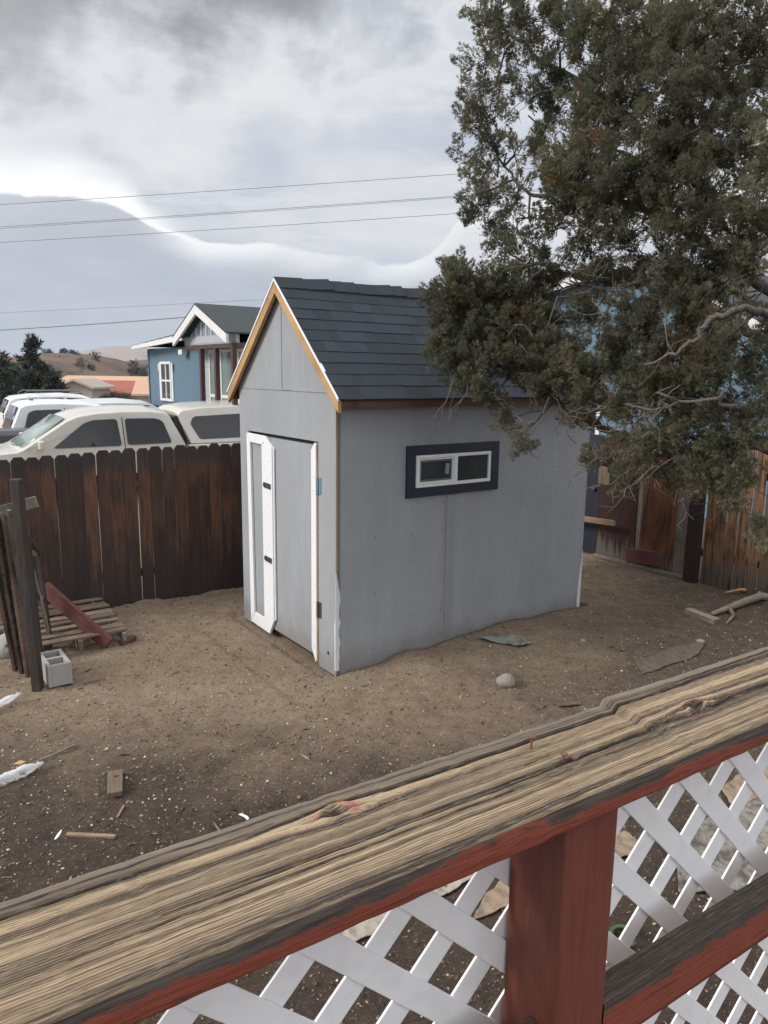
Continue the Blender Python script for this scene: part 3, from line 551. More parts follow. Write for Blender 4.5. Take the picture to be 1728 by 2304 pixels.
for (ya,yb,mat,z0,z1) in ((.11,.32,M['grey_wood'],.02,1.75),(.32,.86,M['panel_orange'],.02,1.76),(.865,.93,M['grey_wood'],.02,1.74),(.935,1.60,M['panel_red'],.02,1.77)):
    MB().b2((0,Yl(ya),z0),(.02,Yl(yb)-.006,z1)).build('panel',mat,fr,bevel=.003)
MB().b2((0.004,Yl(1.60),.02),(.022,Yl(2.9),1.78)).build('panel',material('dark navy sheet',lambda t:{'Base Color':t.mix(t.noise(t.scale(t.objc(),(5,5,1)),3,4),(.008,.011,.022),(.018,.02,.032))},rough=.6),fr)
for z in (.35,1.42): MB().b2((.026,Yl(-4.9),z),(.065,Yl(2.8),z+.09)).build('rail',M['fence_dark'],fr)
MB().b2((-.05,Yl(.12),.0),(-.012,Yl(1.6),.045)).build('base_board',M['grey_wood'],fr,bevel=.004)
MB().b2((-.02,Yl(1.42),.98+.1),(-.002,Yl(1.62),1.42)).build('patch_board',M['old_brown'],fr,bevel=.003)
hk=MB(); hk.tube([(-.03,Yl(1.70),1.02),(-.03,Yl(1.70),1.06),(-.03,Yl(1.67),1.06),(-.03,Yl(1.67),1.02)],.004,6).b2((-.045,Yl(1.655),.98),(-.015,Yl(1.715),1.03)); hk.build('padlock',M['steel'],fr,bevel=.003)
o=MB().b2((-.02,-.26,-.10),(.018,.26,.10)).build('red_board',M['faded_red'],bevel=.004); o.location=loc2w(5.40,.76,.17); o.rotation_euler=(R(-5),R(-4),RZ); tag(o,'scuffed dark red board standing against the fence panel base','board')
o=MB().b2((-.02,-.65,-.038),(.02,.65,.038)).build('tan_board',M['tan_wood'],bevel=.004); p=loc2w(5.25,1.78,.56); o.location=p; o.rotation_euler=(R(-3),0,RZ); tag(o,'tan lumber board sticking out horizontally from behind the shed','board')
for k_,(ya,zz,h_,c_) in enumerate(((-.56,.75,.35,(.06,.09,.26)),(-.52,.45,.18,(.55,.5,.35)))):
    pass
# ------------------------------------------------------------ debris at the left
gp=Gp(81,1560)
post=MB().box((0,0,.87),(.078,.078,1.78),j=.005).build('post',M['post_dark'],bevel=.008); post.location=(gp[0],gp[1]+.04,0); post.rotation_euler=(0,R(-1.6),R(2)); tag(post,'dark weathered square post standing left of the cinder block','post')
def bar(name,a,b,w_,h_,mat,label,cat='board',group=None,par=None):
    a,b=Vector(a),Vector(b); o=MB().box((0,0,0),((b-a).length,w_,h_),j=.003).build(name,mat,par,bevel=.004)
    q=(b-a).to_track_quat('X','Z'); 
    if par is None: o.location=(a+b)/2; o.rotation_mode='QUATERNION'; o.rotation_quaternion=q
    else: o.location=(a+b)/2; o.rotation_mode='QUATERNION'; o.rotation_quaternion=q
    if label: tag(o,label,cat,group)
    return o
a=D(-30,1160,5.88); b=D(84,1128,6.0); bar('grey_board',a,b,.035,.095,M['grey_wood'],'grey weathered board nailed slanting across the top of the dark post')
fm=empty('metal_frame',(0,0,0),0,'dark rusty gate frame standing behind the post beside the pallet','frame')
P1,P2,P3,P4=D(62,1205,6.3),D(85,1240,6.75),D(114,1452,6.75),D(90,1465,6.3)
for aa,bb in ((P1,P2),(P2,P3),(P3,P4),(P4,P1),((P1+P4)/2,(P2+P3)/2)): bar('bar',aa,bb,.03,.045,M['post_dark'],None,par=fm)
bar('slat',P1*.8+P4*.2,P2*.1+P3*.9,.02,.05,M['grey_wood'],None,par=fm)
bar('slat',D(64,1246,6.4),D(86,1243,6.8),.02,.05,M['grey_wood'],None,par=fm)
bar('slat',D(76,1350,6.4),D(96,1352,6.6),.02,.10,M['grey_wood'],None,par=fm)
gt=empty('wooden_gate',(0,0,0),0,'broken edge of a worn red brown plank gate leaning just left of the dark post','gate')
bar('board',D(12,1150,5.95),Gp(66,1518),.03,.11,M['old_brown'],None,par=gt)
bar('board',D(-8,1165,5.90),Gp(52,1512),.03,.10,M['fence_orange'],None,par=gt)
bar('board',D(-30,1180,5.85),Gp(36,1500),.03,.09,M['old_brown'],None,par=gt)
bar('edge_batten',D(20,1148,5.86),Gp(72,1505),.03,.03,M['grey_wood'],None,par=gt)
bar('red_board',Gp(245,1458)+np.array([0,0,.045]),D(100,1322,6.9),.04,.14,M['faded_red'],'red painted board leaning with its foot in the dirt over the pallet')
# pallet
pz=loc2w(-1.80,2.25,.03); pal=empty('wooden_pallet',pz,RZ,'weathered slatted wooden pallet lying against the board fence','pallet')
for i in range(8):
    y=.60-i*.16; sh_=-.04*i
    MB().box((.02-.012*i,y,.115+random.uniform(-.008,.008)),(1.02+.04*random.random(),.095,.016),Matrix.Rotation(R(random.uniform(-2,2)),3,'Z'),j=.006).build('slat',M['pallet'],pal,bevel=.002)
for xx in (-.44,.02,.42): MB().box((xx+.01,.03,.055),(.04,1.26,.09),j=.005).build('stringer',M['grey_wood'],pal,bevel=.003)
# cinder block
cb=empty('cinder_block',loc2w(-2.09,1.0,0.0),RZ+R(1),'grey two hole concrete block beside the dark post','block')
m=MB(); bx,by,bz=.19,.38,.19
# shell pieces: outer walls and centre web (holes go right through)
m.b2((-bx/2,0,0),(-bx/2+.032,by,bz)).b2((bx/2-.032,0,0),(bx/2,by,bz)).b2((-bx/2+.031,0.0005,0.0005),(bx/2-.031,.034,bz-.0005)).b2((-bx/2+.031,by-.034,.0005),(bx/2-.031,by-.0005,bz-.0005)).b2((-bx/2+.031,by/2-.017,.0005),(bx/2-.031,by/2+.017,bz-.0005))
m.build('block_shell',M['concrete'],cb,bevel=.004)
MB().b2((-bx/2+.03,.03,.0),(bx/2-.03,by-.03,.03)).build('soil_inside',M['ground'],cb)
# stones
def stone(name,px,py,r,flat,label,group=None,seed=0,mat=None,z=.35,cat='rock'):
    import bmesh
    bm=bmesh.new(); bmesh.ops.create_icosphere(bm,subdivisions=4,radius=1); rr=random.Random(seed); ph=[rr.uniform(0,6) for _ in range(9)]
    for v in bm.verts:
        c=v.co; d=1+.10*math.sin(2.3*c.x+ph[0])*math.cos(1.9*c.y+ph[1])+.07*math.sin(4.1*c.z+ph[2]+2*c.x)+.03*math.sin(9*c.y+ph[3])*math.sin(8*c.x+ph[4])
        v.co=Vector((c.x*r[0]*d,c.y*r[1]*d,c.z*r[2]*d))
    me=bpy.data.meshes.new(name); bm.to_mesh(me); bm.free(); me.polygons.foreach_set('use_smooth',[True]*len(me.polygons)); me.materials.append(mat or M['rock'])
    o=bpy.data.objects.new(name,me); col.objects.link(o); g=Gp(px,py); o.location=(g[0],g[1],g[2]+r[2]*z); o.rotation_euler=(0,0,rr.uniform(0,3)); return tag(o,label,cat,group)
stone('rock',1138,1540,(.085,.075,.075),1,'round tan rock alone in the dirt in front of the shed',seed=3)
stone('rock',12,1470,(.16,.15,.13),1,'largest grey rock at the left edge behind the gate post',seed=4,mat=M['concrete'])
stone('rock',22,1418,(.12,.10,.07),1,'flat brown rock on top of the pile at the left edge',seed=6)
stone('rock',5,1402,(.12,.09,.10),1,'dark rock deepest in the pile by the left edge',seed=7)
stone('rock',1312,1443,(.035,.03,.02),1,'small flat stone near the scrap of green tarp, right side',seed=8)
stone('rock',1577,1445,(.045,.035,.03),1,'small brown stone below the wooden stump by the log',seed=9)
for i,(px,py,lb) in enumerate(((32,1648,'leftmost of the three touching pale pebbles'),(41,1645,'middle of the three touching pale pebbles'),(49,1649,'rightmost of the three touching pale pebbles'),(73,1681,'lone pale pebble nearest the viewer, beside a dark wet patch'),(94,1668,'left pebble of the lower pale pair'),(103,1669,'right pebble of the lower pale pair'),(102,1659,'pale pebble just above the lower pair'))):
    stone('round_pebble',px,py,(.011,.010,.009),1,lb,seed=20+i,mat=M['pebble'],group='pale round pebbles',cat='pebble',z=.8)
# rag of tarp
def sheet(name,poly,mat,label,cat,th=.006,wav=.02,lift=.012,n=150):
    "irregular sheet lying on the ground, outline in photo pixels"
    P=[Gp(*q) for q in poly]; c=sum(P)/len(P); P2=np.array([p[:2] for p in P]); mn,mx=P2.min(0),P2.max(0)
    gx_=np.linspace(mn[0],mx[0],n*2); gy_=np.linspace(mn[1],mx[1],n*2); Xg,Yg=np.meshgrid(gx_,gy_)
    ins=np.zeros(Xg.shape,bool); jx=Xg+.02*(fbm(Xg*9,Yg*9,3,77)-.47); jy=Yg+.02*(fbm(Xg*9+5,Yg*9,3,78)-.47)
    j=len(P2)-1
    for i in range(len(P2)):
        xi,yi=P2[i]; xj,yj=P2[j]; cnd=((yi>jy)!=(yj>jy))&(jx<(xj-xi)*(jy-yi)/(yj-yi+1e-9)+xi); ins^=cnd; j=i
    Zg=ground_h(Xg,Yg)+lift+wav*(fbm(Xg*6,Yg*6,3,5)); nx=len(gx_)
    fa=grid_faces(nx,len(gy_)); k=ins.ravel()[fa].sum(1)>=3; fa=fa[k]; us=np.unique(fa); mp=-np.ones(Xg.size,int); mp[us]=np.arange(len(us)); fa=mp[fa]
    V=np.stack([Xg.ravel()[us]-c[0],Yg.ravel()[us]-c[1],Zg.ravel()[us]-c[2]],1)
    o=npmesh(name,V,fa,mat,smooth=True); o.location=c; s=o.modifiers.new('s','SOLIDIFY'); s.thickness=th; s.offset=-1; return tag(o,label,cat)
sheet('tarp_scrap',[(1072,1436),(1105,1430),(1150,1424),(1180,1432),(1198,1445),(1172,1460),(1140,1452),(1110,1448),(1088,1440)],M['rag'],'crumpled pale green tarp scrap on the dirt beside the shed','tarp',wav=.07,lift=.0)
sheet('rubber_mat',[(1430,1490),(1520,1455),(1590,1445),(1570,1475),(1500,1500),(1445,1520)],M['dustboard'],'flat dusty brown board half buried in the dirt beyond the rail','board',wav=.01,lift=.008)
def z4(x,y): return (800+x*.5594,1650+y*.5594)
sheet('pale_sheet',[z4(*q) for q in ((-120,905),(0,852),(100,802),(200,742),(300,690),(400,640),(470,592),(530,545),(560,470),(400,500),(200,600),(0,700),(-120,760))],M['carpet'],'pale stained strip of sheeting lying under the deck rail, left of the red post','sheet',wav=.015)
sheet('tan_sheet',[z4(*q) for q in ((470,760),(560,730),(650,690),(800,600),(1000,560),(1150,490),(1140,440),(1080,400),(900,480),(760,560),(600,590),(520,660))],M['tansheet'],'tan curved sheet of board on the ground behind the red post','sheet',wav=.015)
sheet('concrete_slab',[z4(*q) for q in ((1240,470),(1330,400),(1450,330),(1660,250),(1700,400),(1640,640),(1480,640),(1300,650),(1290,560))],M['slab'],'rough concrete patch on the ground seen through the right lattice','slab',wav=.02)
sheet('brown_sheet',[z4(*q) for q in ((1470,230),(1530,180),(1700,120),(1700,300),(1600,330),(1500,290))],M['tansheet'],'brown board lying at the right edge beyond the lattice','sheet',wav=.015)
# logs, scraps
lg=empty('dead_log',(0,0,0),0,'bleached dead branch lying on the dirt at the right by the fence','branch')
p=[Gp(1600,1388)+[0,0,.03],Gp(1640,1375)+[0,0,.04],Gp(1680,1362)+[0,0,.05],Gp(1712,1350)+[0,0,.05],Gp(1790,1362)+[0,0,.05]]
MB().tube(p,[.022,.036,.042,.05,.05],9).tube([p[1],Gp(1650,1388)+[0,0,.02],Gp(1634,1405)+[0,0,.015]],[.03,.02,.008],7).build('limb',M['log'],lg,smooth=True)
MB().tube([Gp(1712,1350)+[0,0,.06],Gp(1700,1340)+[0,0,.06],Gp(1665,1336)+[0,0,.05],Gp(1632,1337)+[0,0,.03]],[.03,.028,.02,.008],6).build('split_limb',M['raw_wood'],lg)
bar('wood_scrap',Gp(1546,1380)+[0,0,.03],Gp(1612,1404)+[0,0,.03],.11,.06,M['log'],'short rough chunk of timber beside the dead branch','timber')
bar('wood_block',Gp(260,1745)+[0,0,.02],Gp(259,1795)+[0,0,.02],.09,.04,M['pallet'],'small brown wood block with a bolt hole lying in the left dirt','wood block')
sb=MB().tube([(0,0,0),(0,0,.012)],.012,8).build('bolt_head',M['rust'],bpy.data.objects['wood_block']); sb.location=(-.055,.0,.018)
bar('wood_stick',Gp(150,1881)+[0,0,.012],Gp(260,1888)+[0,0,.012],.028,.018,M['tan_wood'],'straight tan wood stick lying lowest in the left dirt','stick')
bar('wood_stub',Gp(272,1452)+[0,0,.03],Gp(303,1440)+[0,0,.03],.05,.05,M['faded_red'],'short red wood offcut at the corner of the pallet','wood offcut')
bar('wood_stub',Gp(166,1443)+[0,0,.02],Gp(186,1446)+[0,0,.02],.05,.03,M['raw_wood'],'orange wood offcut at the near edge of the pallet','wood offcut')
bar('thin_stick',Gp(186,1542)+[0,0,.01],Gp(236,1526)+[0,0,.012],.010,.008,M['tan_wood'],'thin pale splinter of wood right of the cinder block','stick')
bar('bent_stick',Gp(264,1842)+[0,0,.01],Gp(279,1815)+[0,0,.01],.012,.01,M['tan_wood'],'short thin twig below the small wood block','stick')
bar('dark_stick',Gp(72,1720)+[0,0,.01],Gp(170,1680)+[0,0,.015],.012,.012,M['grey_wood'],'long thin grey twig above the clear bottle','stick')
bar('thin_stick',Gp(1166,1573)+[0,0,.01],Gp(1225,1592)+[0,0,.01],.05,.016,M['old_brown'],'flat brown sliver of bark right of the round rock','stick')
bar('thin_stick',Gp(1255,1590)+[0,0,.01],Gp(1305,1584)+[0,0,.01],.04,.012,M['old_brown'],'thin dark lath lying just beyond the rail top','stick')
o=MB().prism([(0,0),(.010,.006),(.014,.03),(.012,.06),(.004,.08),(-.002,.04)],2,0,.003).build('feather',M['vinyl']); g=Gp(122,1895); o.location=g+np.array([0,0,.012]); o.rotation_euler=(R(10),0,R(-5)); tag(o,'small white feather on the dirt left of the tan stick','feather')
o=MB().prism([(0,0),(.014,.006),(.010,.03),(-.02,.07),(-.04,.07),(-.01,.03)],2,0,.003).build('plastic_shred',M['smear']); g=Gp(556,1850); o.location=g+np.array([0,0,.012]); o.rotation_euler=(R(8),R(-8),R(20)); tag(o,'pale shred of plastic lying just beyond the rail middle','litter')
o=MB().prism([(0,0),(.05,.0),(.07,.04),(.02,.05)],2,0,.004).build('bark_chip',material('yellow chip',color=(.42,.3,.13),rough=.8)); g=Gp(30,1722); o.location=g+np.array([0,0,.012]); tag(o,'yellowish chip above the clear bottle','chip')
def bottle(a,b,label,r=.036,sq=.75):
    a,b=Vector(a),Vector(b); L=(b-a).length; root=empty('plastic_bottle',a,0,label,'bottle'); root.rotation_mode='QUATERNION'; root.rotation_quaternion=(b-a).to_track_quat('X','Z')
    prof=[(0,.6),(.03,1),(.1,.97),(.14,1),(.22,.92),(.27,1),(.36,.93),(.42,1.),(.5,.88),(.56,1),(.66,.98),(.76,.8),(.84,.5),(.89,.34),(.9,.34),(.91,.42),(.925,.42),(.93,.34),(1,.34)]
    rr=random.Random(int(a.x*100)); vs=[];seg=20
    for (u,q) in prof:
        for k in range(seg):
            th=2*PI*k/seg; j=1+(.10*math.sin(3*th+u*17)+.06*math.sin(5*th-u*31))*(1 if u<.75 else .1); vs.append((u*L,math.cos(th)*r*q*j,math.sin(th)*r*q*j*sq))
    fs=[(i*seg+k,i*seg+(k+1)%seg,(i+1)*seg+(k+1)%seg,(i+1)*seg+k) for i in range(len(prof)-1) for k in range(seg)]+[tuple(range(seg))]
    o=MB().add(vs,fs).build('bottle_body',M['plastic'],root,smooth=True); s=o.modifiers.new('s','SOLIDIFY'); s.thickness=.0015
    MB().tube([(L*.895,0,0),(L*.91,0,0)],r*.5,16,cap=False).build('neck_ring',M['vinyl'],root)
bottle(Gp(-15,1775)+[0,0,.035],Gp(97,1728)+[0,0,.04],'crumpled clear plastic bottle at the left edge, the nearer one',r=.045)
bottle(Gp(-30,1610)+[0,0,.03],Gp(48,1578)+[0,0,.06],'crushed clear plastic bottle at the left edge, the farther one below the post',r=.04,sq=.6)
# ------------------------------------------------------------ deck railing (foreground)
ra=R(57.2); rvec=np.array([math.sin(ra),math.cos(ra)]); P0=np.array([.004,.617]); RRZ=math.atan2(rvec[1],rvec[0])
rail=empty('deck_railing',(P0[0],P0[1],0),RRZ,'weathered wooden deck railing with a red painted side and post','railing')
ZT=2.163; S0,S1=-1.25,2.9
ns,nw=1350,250; S=np.linspace(S0,S1,ns); Wc=np.linspace(0,.148,nw); SS,WW=np.meshgrid(S,Wc)
kn=[(.012,.112,.015),(.575,.068,.016),(-.62,.05,.013),(1.35,.09,.015)]
wob=(fbm(SS*1.5,WW*3,3,21)-.45)*.012+(fbm(SS*9,WW*30,3,22)-.45)*.0022; Wq=WW+wob
for (ks,kw,kr) in kn:
    dx=(SS-ks)/ (kr*3.2); dy=WW-kw; Wq=Wq+np.sign(dy)*-.010*np.exp(-dx**2)*np.exp(-(dy/.02)**2)
fq=250+120*vnoise(Wc*14,Wc*0+3,31)[:,None]          # rings spacing varies across the board
ph=np.cumsum(fq*np.gradient(Wc)[:,None],0); phq=np.interp(Wq.ravel(),Wc,ph[:,0]).reshape(Wq.shape)
ring=.5+.5*np.sin(2*PI*phq); ring=1-(1-ring)**2.2
fine=fbm(SS*14,Wq*1500,3,41); streak=fbm(SS*1.3,Wq*210,4,51); broad=fbm(SS*.8,Wq*40,3,61)
grain=.38*ring+.40*fine+1.5*(streak-.46)+1.5*(broad-.46)+.12
edge_f=np.clip((WW-.122)/.01,0,1)*(1 if True else 0)     # the raised darker strip along the far edge
crackw=.121+.006*(fbm(S*3,S*0,3,71)-.45)[None,:]*2; crack=np.exp(-((Wq-crackw-.001)/.0019)**2)*np.clip(.6+2.2*(fbm(SS*2,SS*0+7,3,72)-.35),0,1)
cr2=np.exp(-((Wq-.058-.004*np.sin(SS*3))/.0011)**2)*np.clip(3*(vnoise(SS*1.7,SS*0,81)-.45),0,1); cr3=np.exp(-((Wq-.083)/.0012)**2)*np.clip(3*(vnoise(SS*2.3,SS*0,82)-.5),0,1)
grain=grain-1.0*crack-.8*cr2-.8*cr3; stain=np.clip(np.clip((Wq-crackw)/.006,0,1)*.85+np.clip(4*(fbm(SS*1.3,WW*26,3,91)-.52),0,1),0,1)*1.
hgt=.0016*(np.clip(ring,0,1)-.5)+.0012*(fine-.5)+.003*(streak-.47)-.005*crack-.004*cr2-.004*cr3+.0035*np.clip((Wq-crackw)/.004,0,1)*(.5+.8*(fbm(SS*3,WW*0,2,92)))-.003*(streak<.33)
pink=np.zeros_like(SS)
for (ks,kw,kr) in kn:
    dd=np.hypot((SS-ks)/1.6,WW-kw)/kr; hole=np.clip(1.2-dd*1.9,0,1); hgt-=.012*np.clip(hole,0,1); grain=grain-1.0*np.exp(-(dd/.62)**2); hgt+=.003*np.exp(-((dd-.8)/.25)**2)
    pk=np.clip(1.6-np.abs(dd-.95)*4,0,1)*np.clip(5*(fbm(SS*60,WW*60,3,93)-.40),0,1)*np.clip(4*(np.abs(SS-ks)/kr-.55),0,1); pink=np.maximum(pink,pk)
# far edge profile: splintered, with the bulge near s=.5
prof=.148+.0022*(fbm(S*4,S*0,3,95)-.45)*2+.0025*(vnoise(S*60,S*0,96)-.5)-.010*np.exp(-((S+.13)/.05)**2)*0
prof=prof+np.interp(S,[.40,.455,.48,.53,.7,3],[0,0,.014,.013,.010,.008])
front=.0015*(vnoise(S*40,S*0,97)-.5)
WWp=front[None,:]+(WW/.148)*(prof-front)[None,:]
rnd=-.008*np.clip(1-(WW/.006),0,1)**2-.010*np.clip(1-((.148-WW)/.007),0,1)**2
Zr=ZT+hgt+rnd
V=np.stack([SS.ravel(),WWp.ravel(),Zr.ravel()],1)
rt=npmesh('top_rail',V,grid_faces(ns,nw),M['rail_top'],rail,smooth=True,attr={'grain':np.clip(grain,0,1).ravel(),'stain':np.clip(stain,0,1).ravel(),'pink':pink.ravel()})
# side + underside
def strip(name,rows,mat,parent,attr=None,smooth=True):
    n=rows[0].shape[0]; V=np.concatenate(rows,0); f=grid_faces(n,len(rows)); return npmesh(name,V,f,mat,parent,smooth=smooth,attr=attr)
z0=Zr[0]; rows=[]; zt=[]
for k in np.linspace(0,1,16):
    zz=z0*(1-k)+(ZT-.040)*k; yy=front-.0015*np.sin(k*PI)+.0008*(vnoise(S*50,S*0+k*9,98)-.5)+(.005 if k==1 else 0); rows.append(np.stack([S,yy,zz-(.0 if k<1 else .0)],1)); zt.append(np.full(ns,ZT))
strip('rail_face',rows,M['rail_face'],rail,attr={'ztop':np.concatenate(zt)})
zf=Zr[-1]; strip('rail_underside',[np.stack([S,front+.005,np.full(ns,ZT-.040)],1),np.stack([S,prof,np.full(ns,ZT-.040)],1),np.stack([S,prof,zf],1)],M['red_post'],rail,smooth=False)
for (ps,) in ((.2995,),(2.1,),(-1.1,)):
    MB().b2((ps-.0445,.012,.0),(ps+.0445,.101,ZT-.0405)).build('post',M['red_post'],rail,bevel=.003)
def lowrail(a,b):
    n=160; s=np.linspace(a,b,n); rows=[]
    for k in np.linspace(0,1,24):
        hh=.0022*(fbm(s*6,s*0+k*60,3,13)-.5)+.001*np.sin(k*60+3*fbm(s*2,s*0,2,14)); rows.append(np.stack([s,np.full(n,.012+k*.038),1.838+hh],1))
    kk=np.repeat(np.linspace(0,1,24),n); sg=np.tile(s,24); gr=np.clip(.25+.5*fbm(sg*3,kk*16,3,15)-.2*np.abs(np.sin(kk*30)),0,1)
    o=strip('lower_rail',rows,M['rail_top'],rail,attr={'grain':gr*.7,'stain':np.full(gr.shape,.45),'pink':gr*0})
    r2=[]
    for k in np.linspace(0,1,10): r2.append(np.stack([s,np.full(n,.012),1.838*(1-k)+1.768*k+(rows[0][:,2]-1.838)*(1-k)],1))
    r2+= [np.stack([s,np.full(n,.050),np.full(n,1.768)],1),np.stack([s,np.full(n,.050),rows[-1][:,2]],1)]
    strip('lower_rail_face',r2,M['rail_face'],o,attr={'ztop':np.full(n*12,1.838+.003)},smooth=False)
lowrail(.345,2.05); lowrail(-1.05,.254)
# lattice
lat=empty('lattice_panel',(P0[0],P0[1],0),RRZ,'white vinyl lattice panel behind the deck post','lattice')
def lstrip(c0,sgn,off,th):
    z0_,z1_=1.22,2.032; a=[]
    s_at=lambda z:(c0-z) if sgn>0 else (c0+z)   # '\' : s+z=c ; '/' : s-z=c
    w_=.0495
    def pt(s,z): return (s,z)
    poly=[(s_at(z0_),z0_),(s_at(z0_)+w_,z0_),(s_at(z1_)+w_,z1_),(s_at(z1_),z1_)]
    if max(p[0] for p in poly)<-1.1 or min(p[0] for p in poly)>2.7: return
    MB().prism(poly,1,off,off+th).build('strip',M['lattice'],lat,bevel=.001)
for k in range(-16,26):
    lstrip(2.113+.127*k,1,.1035,.0035)
    lstrip(-1.812+.127*k,-1,.1075,.0035)
# nails in the rail
for i,(px,py,h_) in enumerate(((1194,1678,.016),(1267,1702,.007),(1291,1702,.003))):
    g=G(px,py+8,ZT); lx=(g[:2]-P0)@rvec; ly=(g[:2]-P0)@np.array([-rvec[1],rvec[0]])
    MB().tube([(lx,ly,ZT-.01),(lx+.001,ly,ZT+h_)],.0016,6).tube([(lx+.001,ly,ZT+h_),(lx+.001,ly,ZT+h_+.0015)],.0048,10).build('nail',M['rust'],rail)
dk_=empty('deck',(P0[0],P0[1],0),RRZ,'plank deck floor the railing stands on','deck')
for k in range(14): MB().b2((-1.6,-.17-.145*k,1.08),(3.4,-.03-.145*k,1.118)).build('board',M['old_brown'],dk_,bevel=.003)
for s_ in (-1.5,1.,3.2): MB().b2((s_-.05,-.35,-.1),(s_+.05,-.25,1.078)).build('support_post',M['red_post'],dk_)
MB().b2((-1.6,-.10,.95),(3.4,-.06,1.079)).build('joist',M['red_post'],dk_)
# hose + plant under lattice
g=Gp(*z4(1080,828)); o=MB().tube([(g[0]+.06*math.cos(a_*.5),g[1]+.06*math.sin(a_*.5),g[2]+.02) for a_ in range(12)],.010,8).build('garden_hose',M['hose'],smooth=True); tag(o,'short loop of green hose on the ground right of the red post','hose')
# ------------------------------------------------------------ vehicles
def vehicle(root,prof,hw,mat,zb,cabz,topw,inner=1.0,name='body'):
    "prof: closed outline (x,z) ; half width tapers from hw at zb to topw at cabz ; root local y=0 is the centre"
    def half(z): 
        if z<=zb: return hw*(.97 if z<.45 else 1.)
        return hw+(topw-hw)*min(1,(z-zb)/(cabz-zb))
    stn=[-1,-.93,-.6,0,.6,.93,1]; n=len(prof); vs=[]
    zmax=max(z for _,z in prof)
    for sy in stn:
        for (x,z) in prof:
            top=max(0,(z-zb)/(cabz-zb)); dz=(-.09*top if z>zb*.9 else 0)*(abs(sy)**3)
            vs.append((x,sy*half(z),z+dz))
    fs=[]
    for a_ in range(len(stn)-1):
        for i in range(n): fs.append((a_*n+i,a_*n+(i+1)%n,(a_+1)*n+(i+1)%n,(a_+1)*n+i))
    fs+=[tuple(range(n))[::-1],tuple((len(stn)-1)*n+i for i in range(n))]
    o=MB().add(vs,fs).build(name,mat,root,bevel=.03,smooth=True,bseg=3); o.modifiers['b'].angle_limit=R(28)
    o.modifiers.new('wn','WEIGHTED_NORMAL')
    return o,half
def side_glass(body,half,poly,sides=(-1,1),mat=None,name='window',off=.004,th=.012):
    for sd_ in sides:
        # rounded corners
        P=[]; n=len(poly)
        for i in range(n):
            a=Vector(poly[i-1]);b=Vector(poly[i]);c=Vector(poly[(i+1)%n]); r=.05
            p=b+(a-b).normalized()*r; q=b+(c-b).normalized()*r
            for u in (0,.5,1): P.append((p*(1-u)+q*u)*.55+b*.45 if u==.5 else (p if u==0 else q))
        vs=[(p[0],sd_*(half(p[1])+off),p[1]) for p in P]+[(p[0],sd_*(half(p[1])+off-th),p[1]) for p in P]; m_=len(P)
        MB().add(vs,[tuple(range(m_)),tuple(range(m_,2*m_))[::-1]]+[(i,(i+1)%m_,m_+(i+1)%m_,m_+i) for i in range(m_)]).build(name,mat or M['carglass'],body)
def cross_glass(body,a,b,wa,wb,mat,name='windshield',off=(0,0)):
    "slanted glass between lower point a and upper point b (x,z)"
    d=Vector((b[0]-a[0],b[1]-a[1])).normalized(); n=Vector((-d.y,d.x)); 
    if (n.x*off[0]+n.y*off[1])<0: n=-n
    vs=[];K=7
    for (p,wd) in ((a,wa),(b,wb)):
        for k in range(K):
            u=-1+2*k/(K-1); sag=.05*u*u*(1 if True else 0); vs.append((p[0]+n.x*.012-0*sag,u*wd,p[1]+n.y*.012-.02*u*u))
    fs=[(k,k+1,K+k+1,K+k) for k in range(K-1)]
    o=MB().add(vs,fs).build(name,mat,body,smooth=True); s=o.modifiers.new('s','SOLIDIFY'); s.thickness=.01
def wheels(root,xs,hw,r=.38,par=None):
    for x in xs:
        for sd_ in (-1,1):
            w_=empty('wheel',(x,sd_*(hw-.10),r)); w_.parent=root
            MB().tube([(0,-.11,0),(0,-.10,0),(0,.10,0),(0,.11,0)],[r*.93,r,r,r*.93],24).build('tyre',M['black'],w_,smooth=False)
            MB().tube([(0,sd_*.112,0),(0,sd_*.118,0)],r*.62,16).build('rim',M['steel'],w_)
VA=R(90-56)     # parked cars all point the same way
def cars_place(px,py,z,az=26): return G(px,py,z)
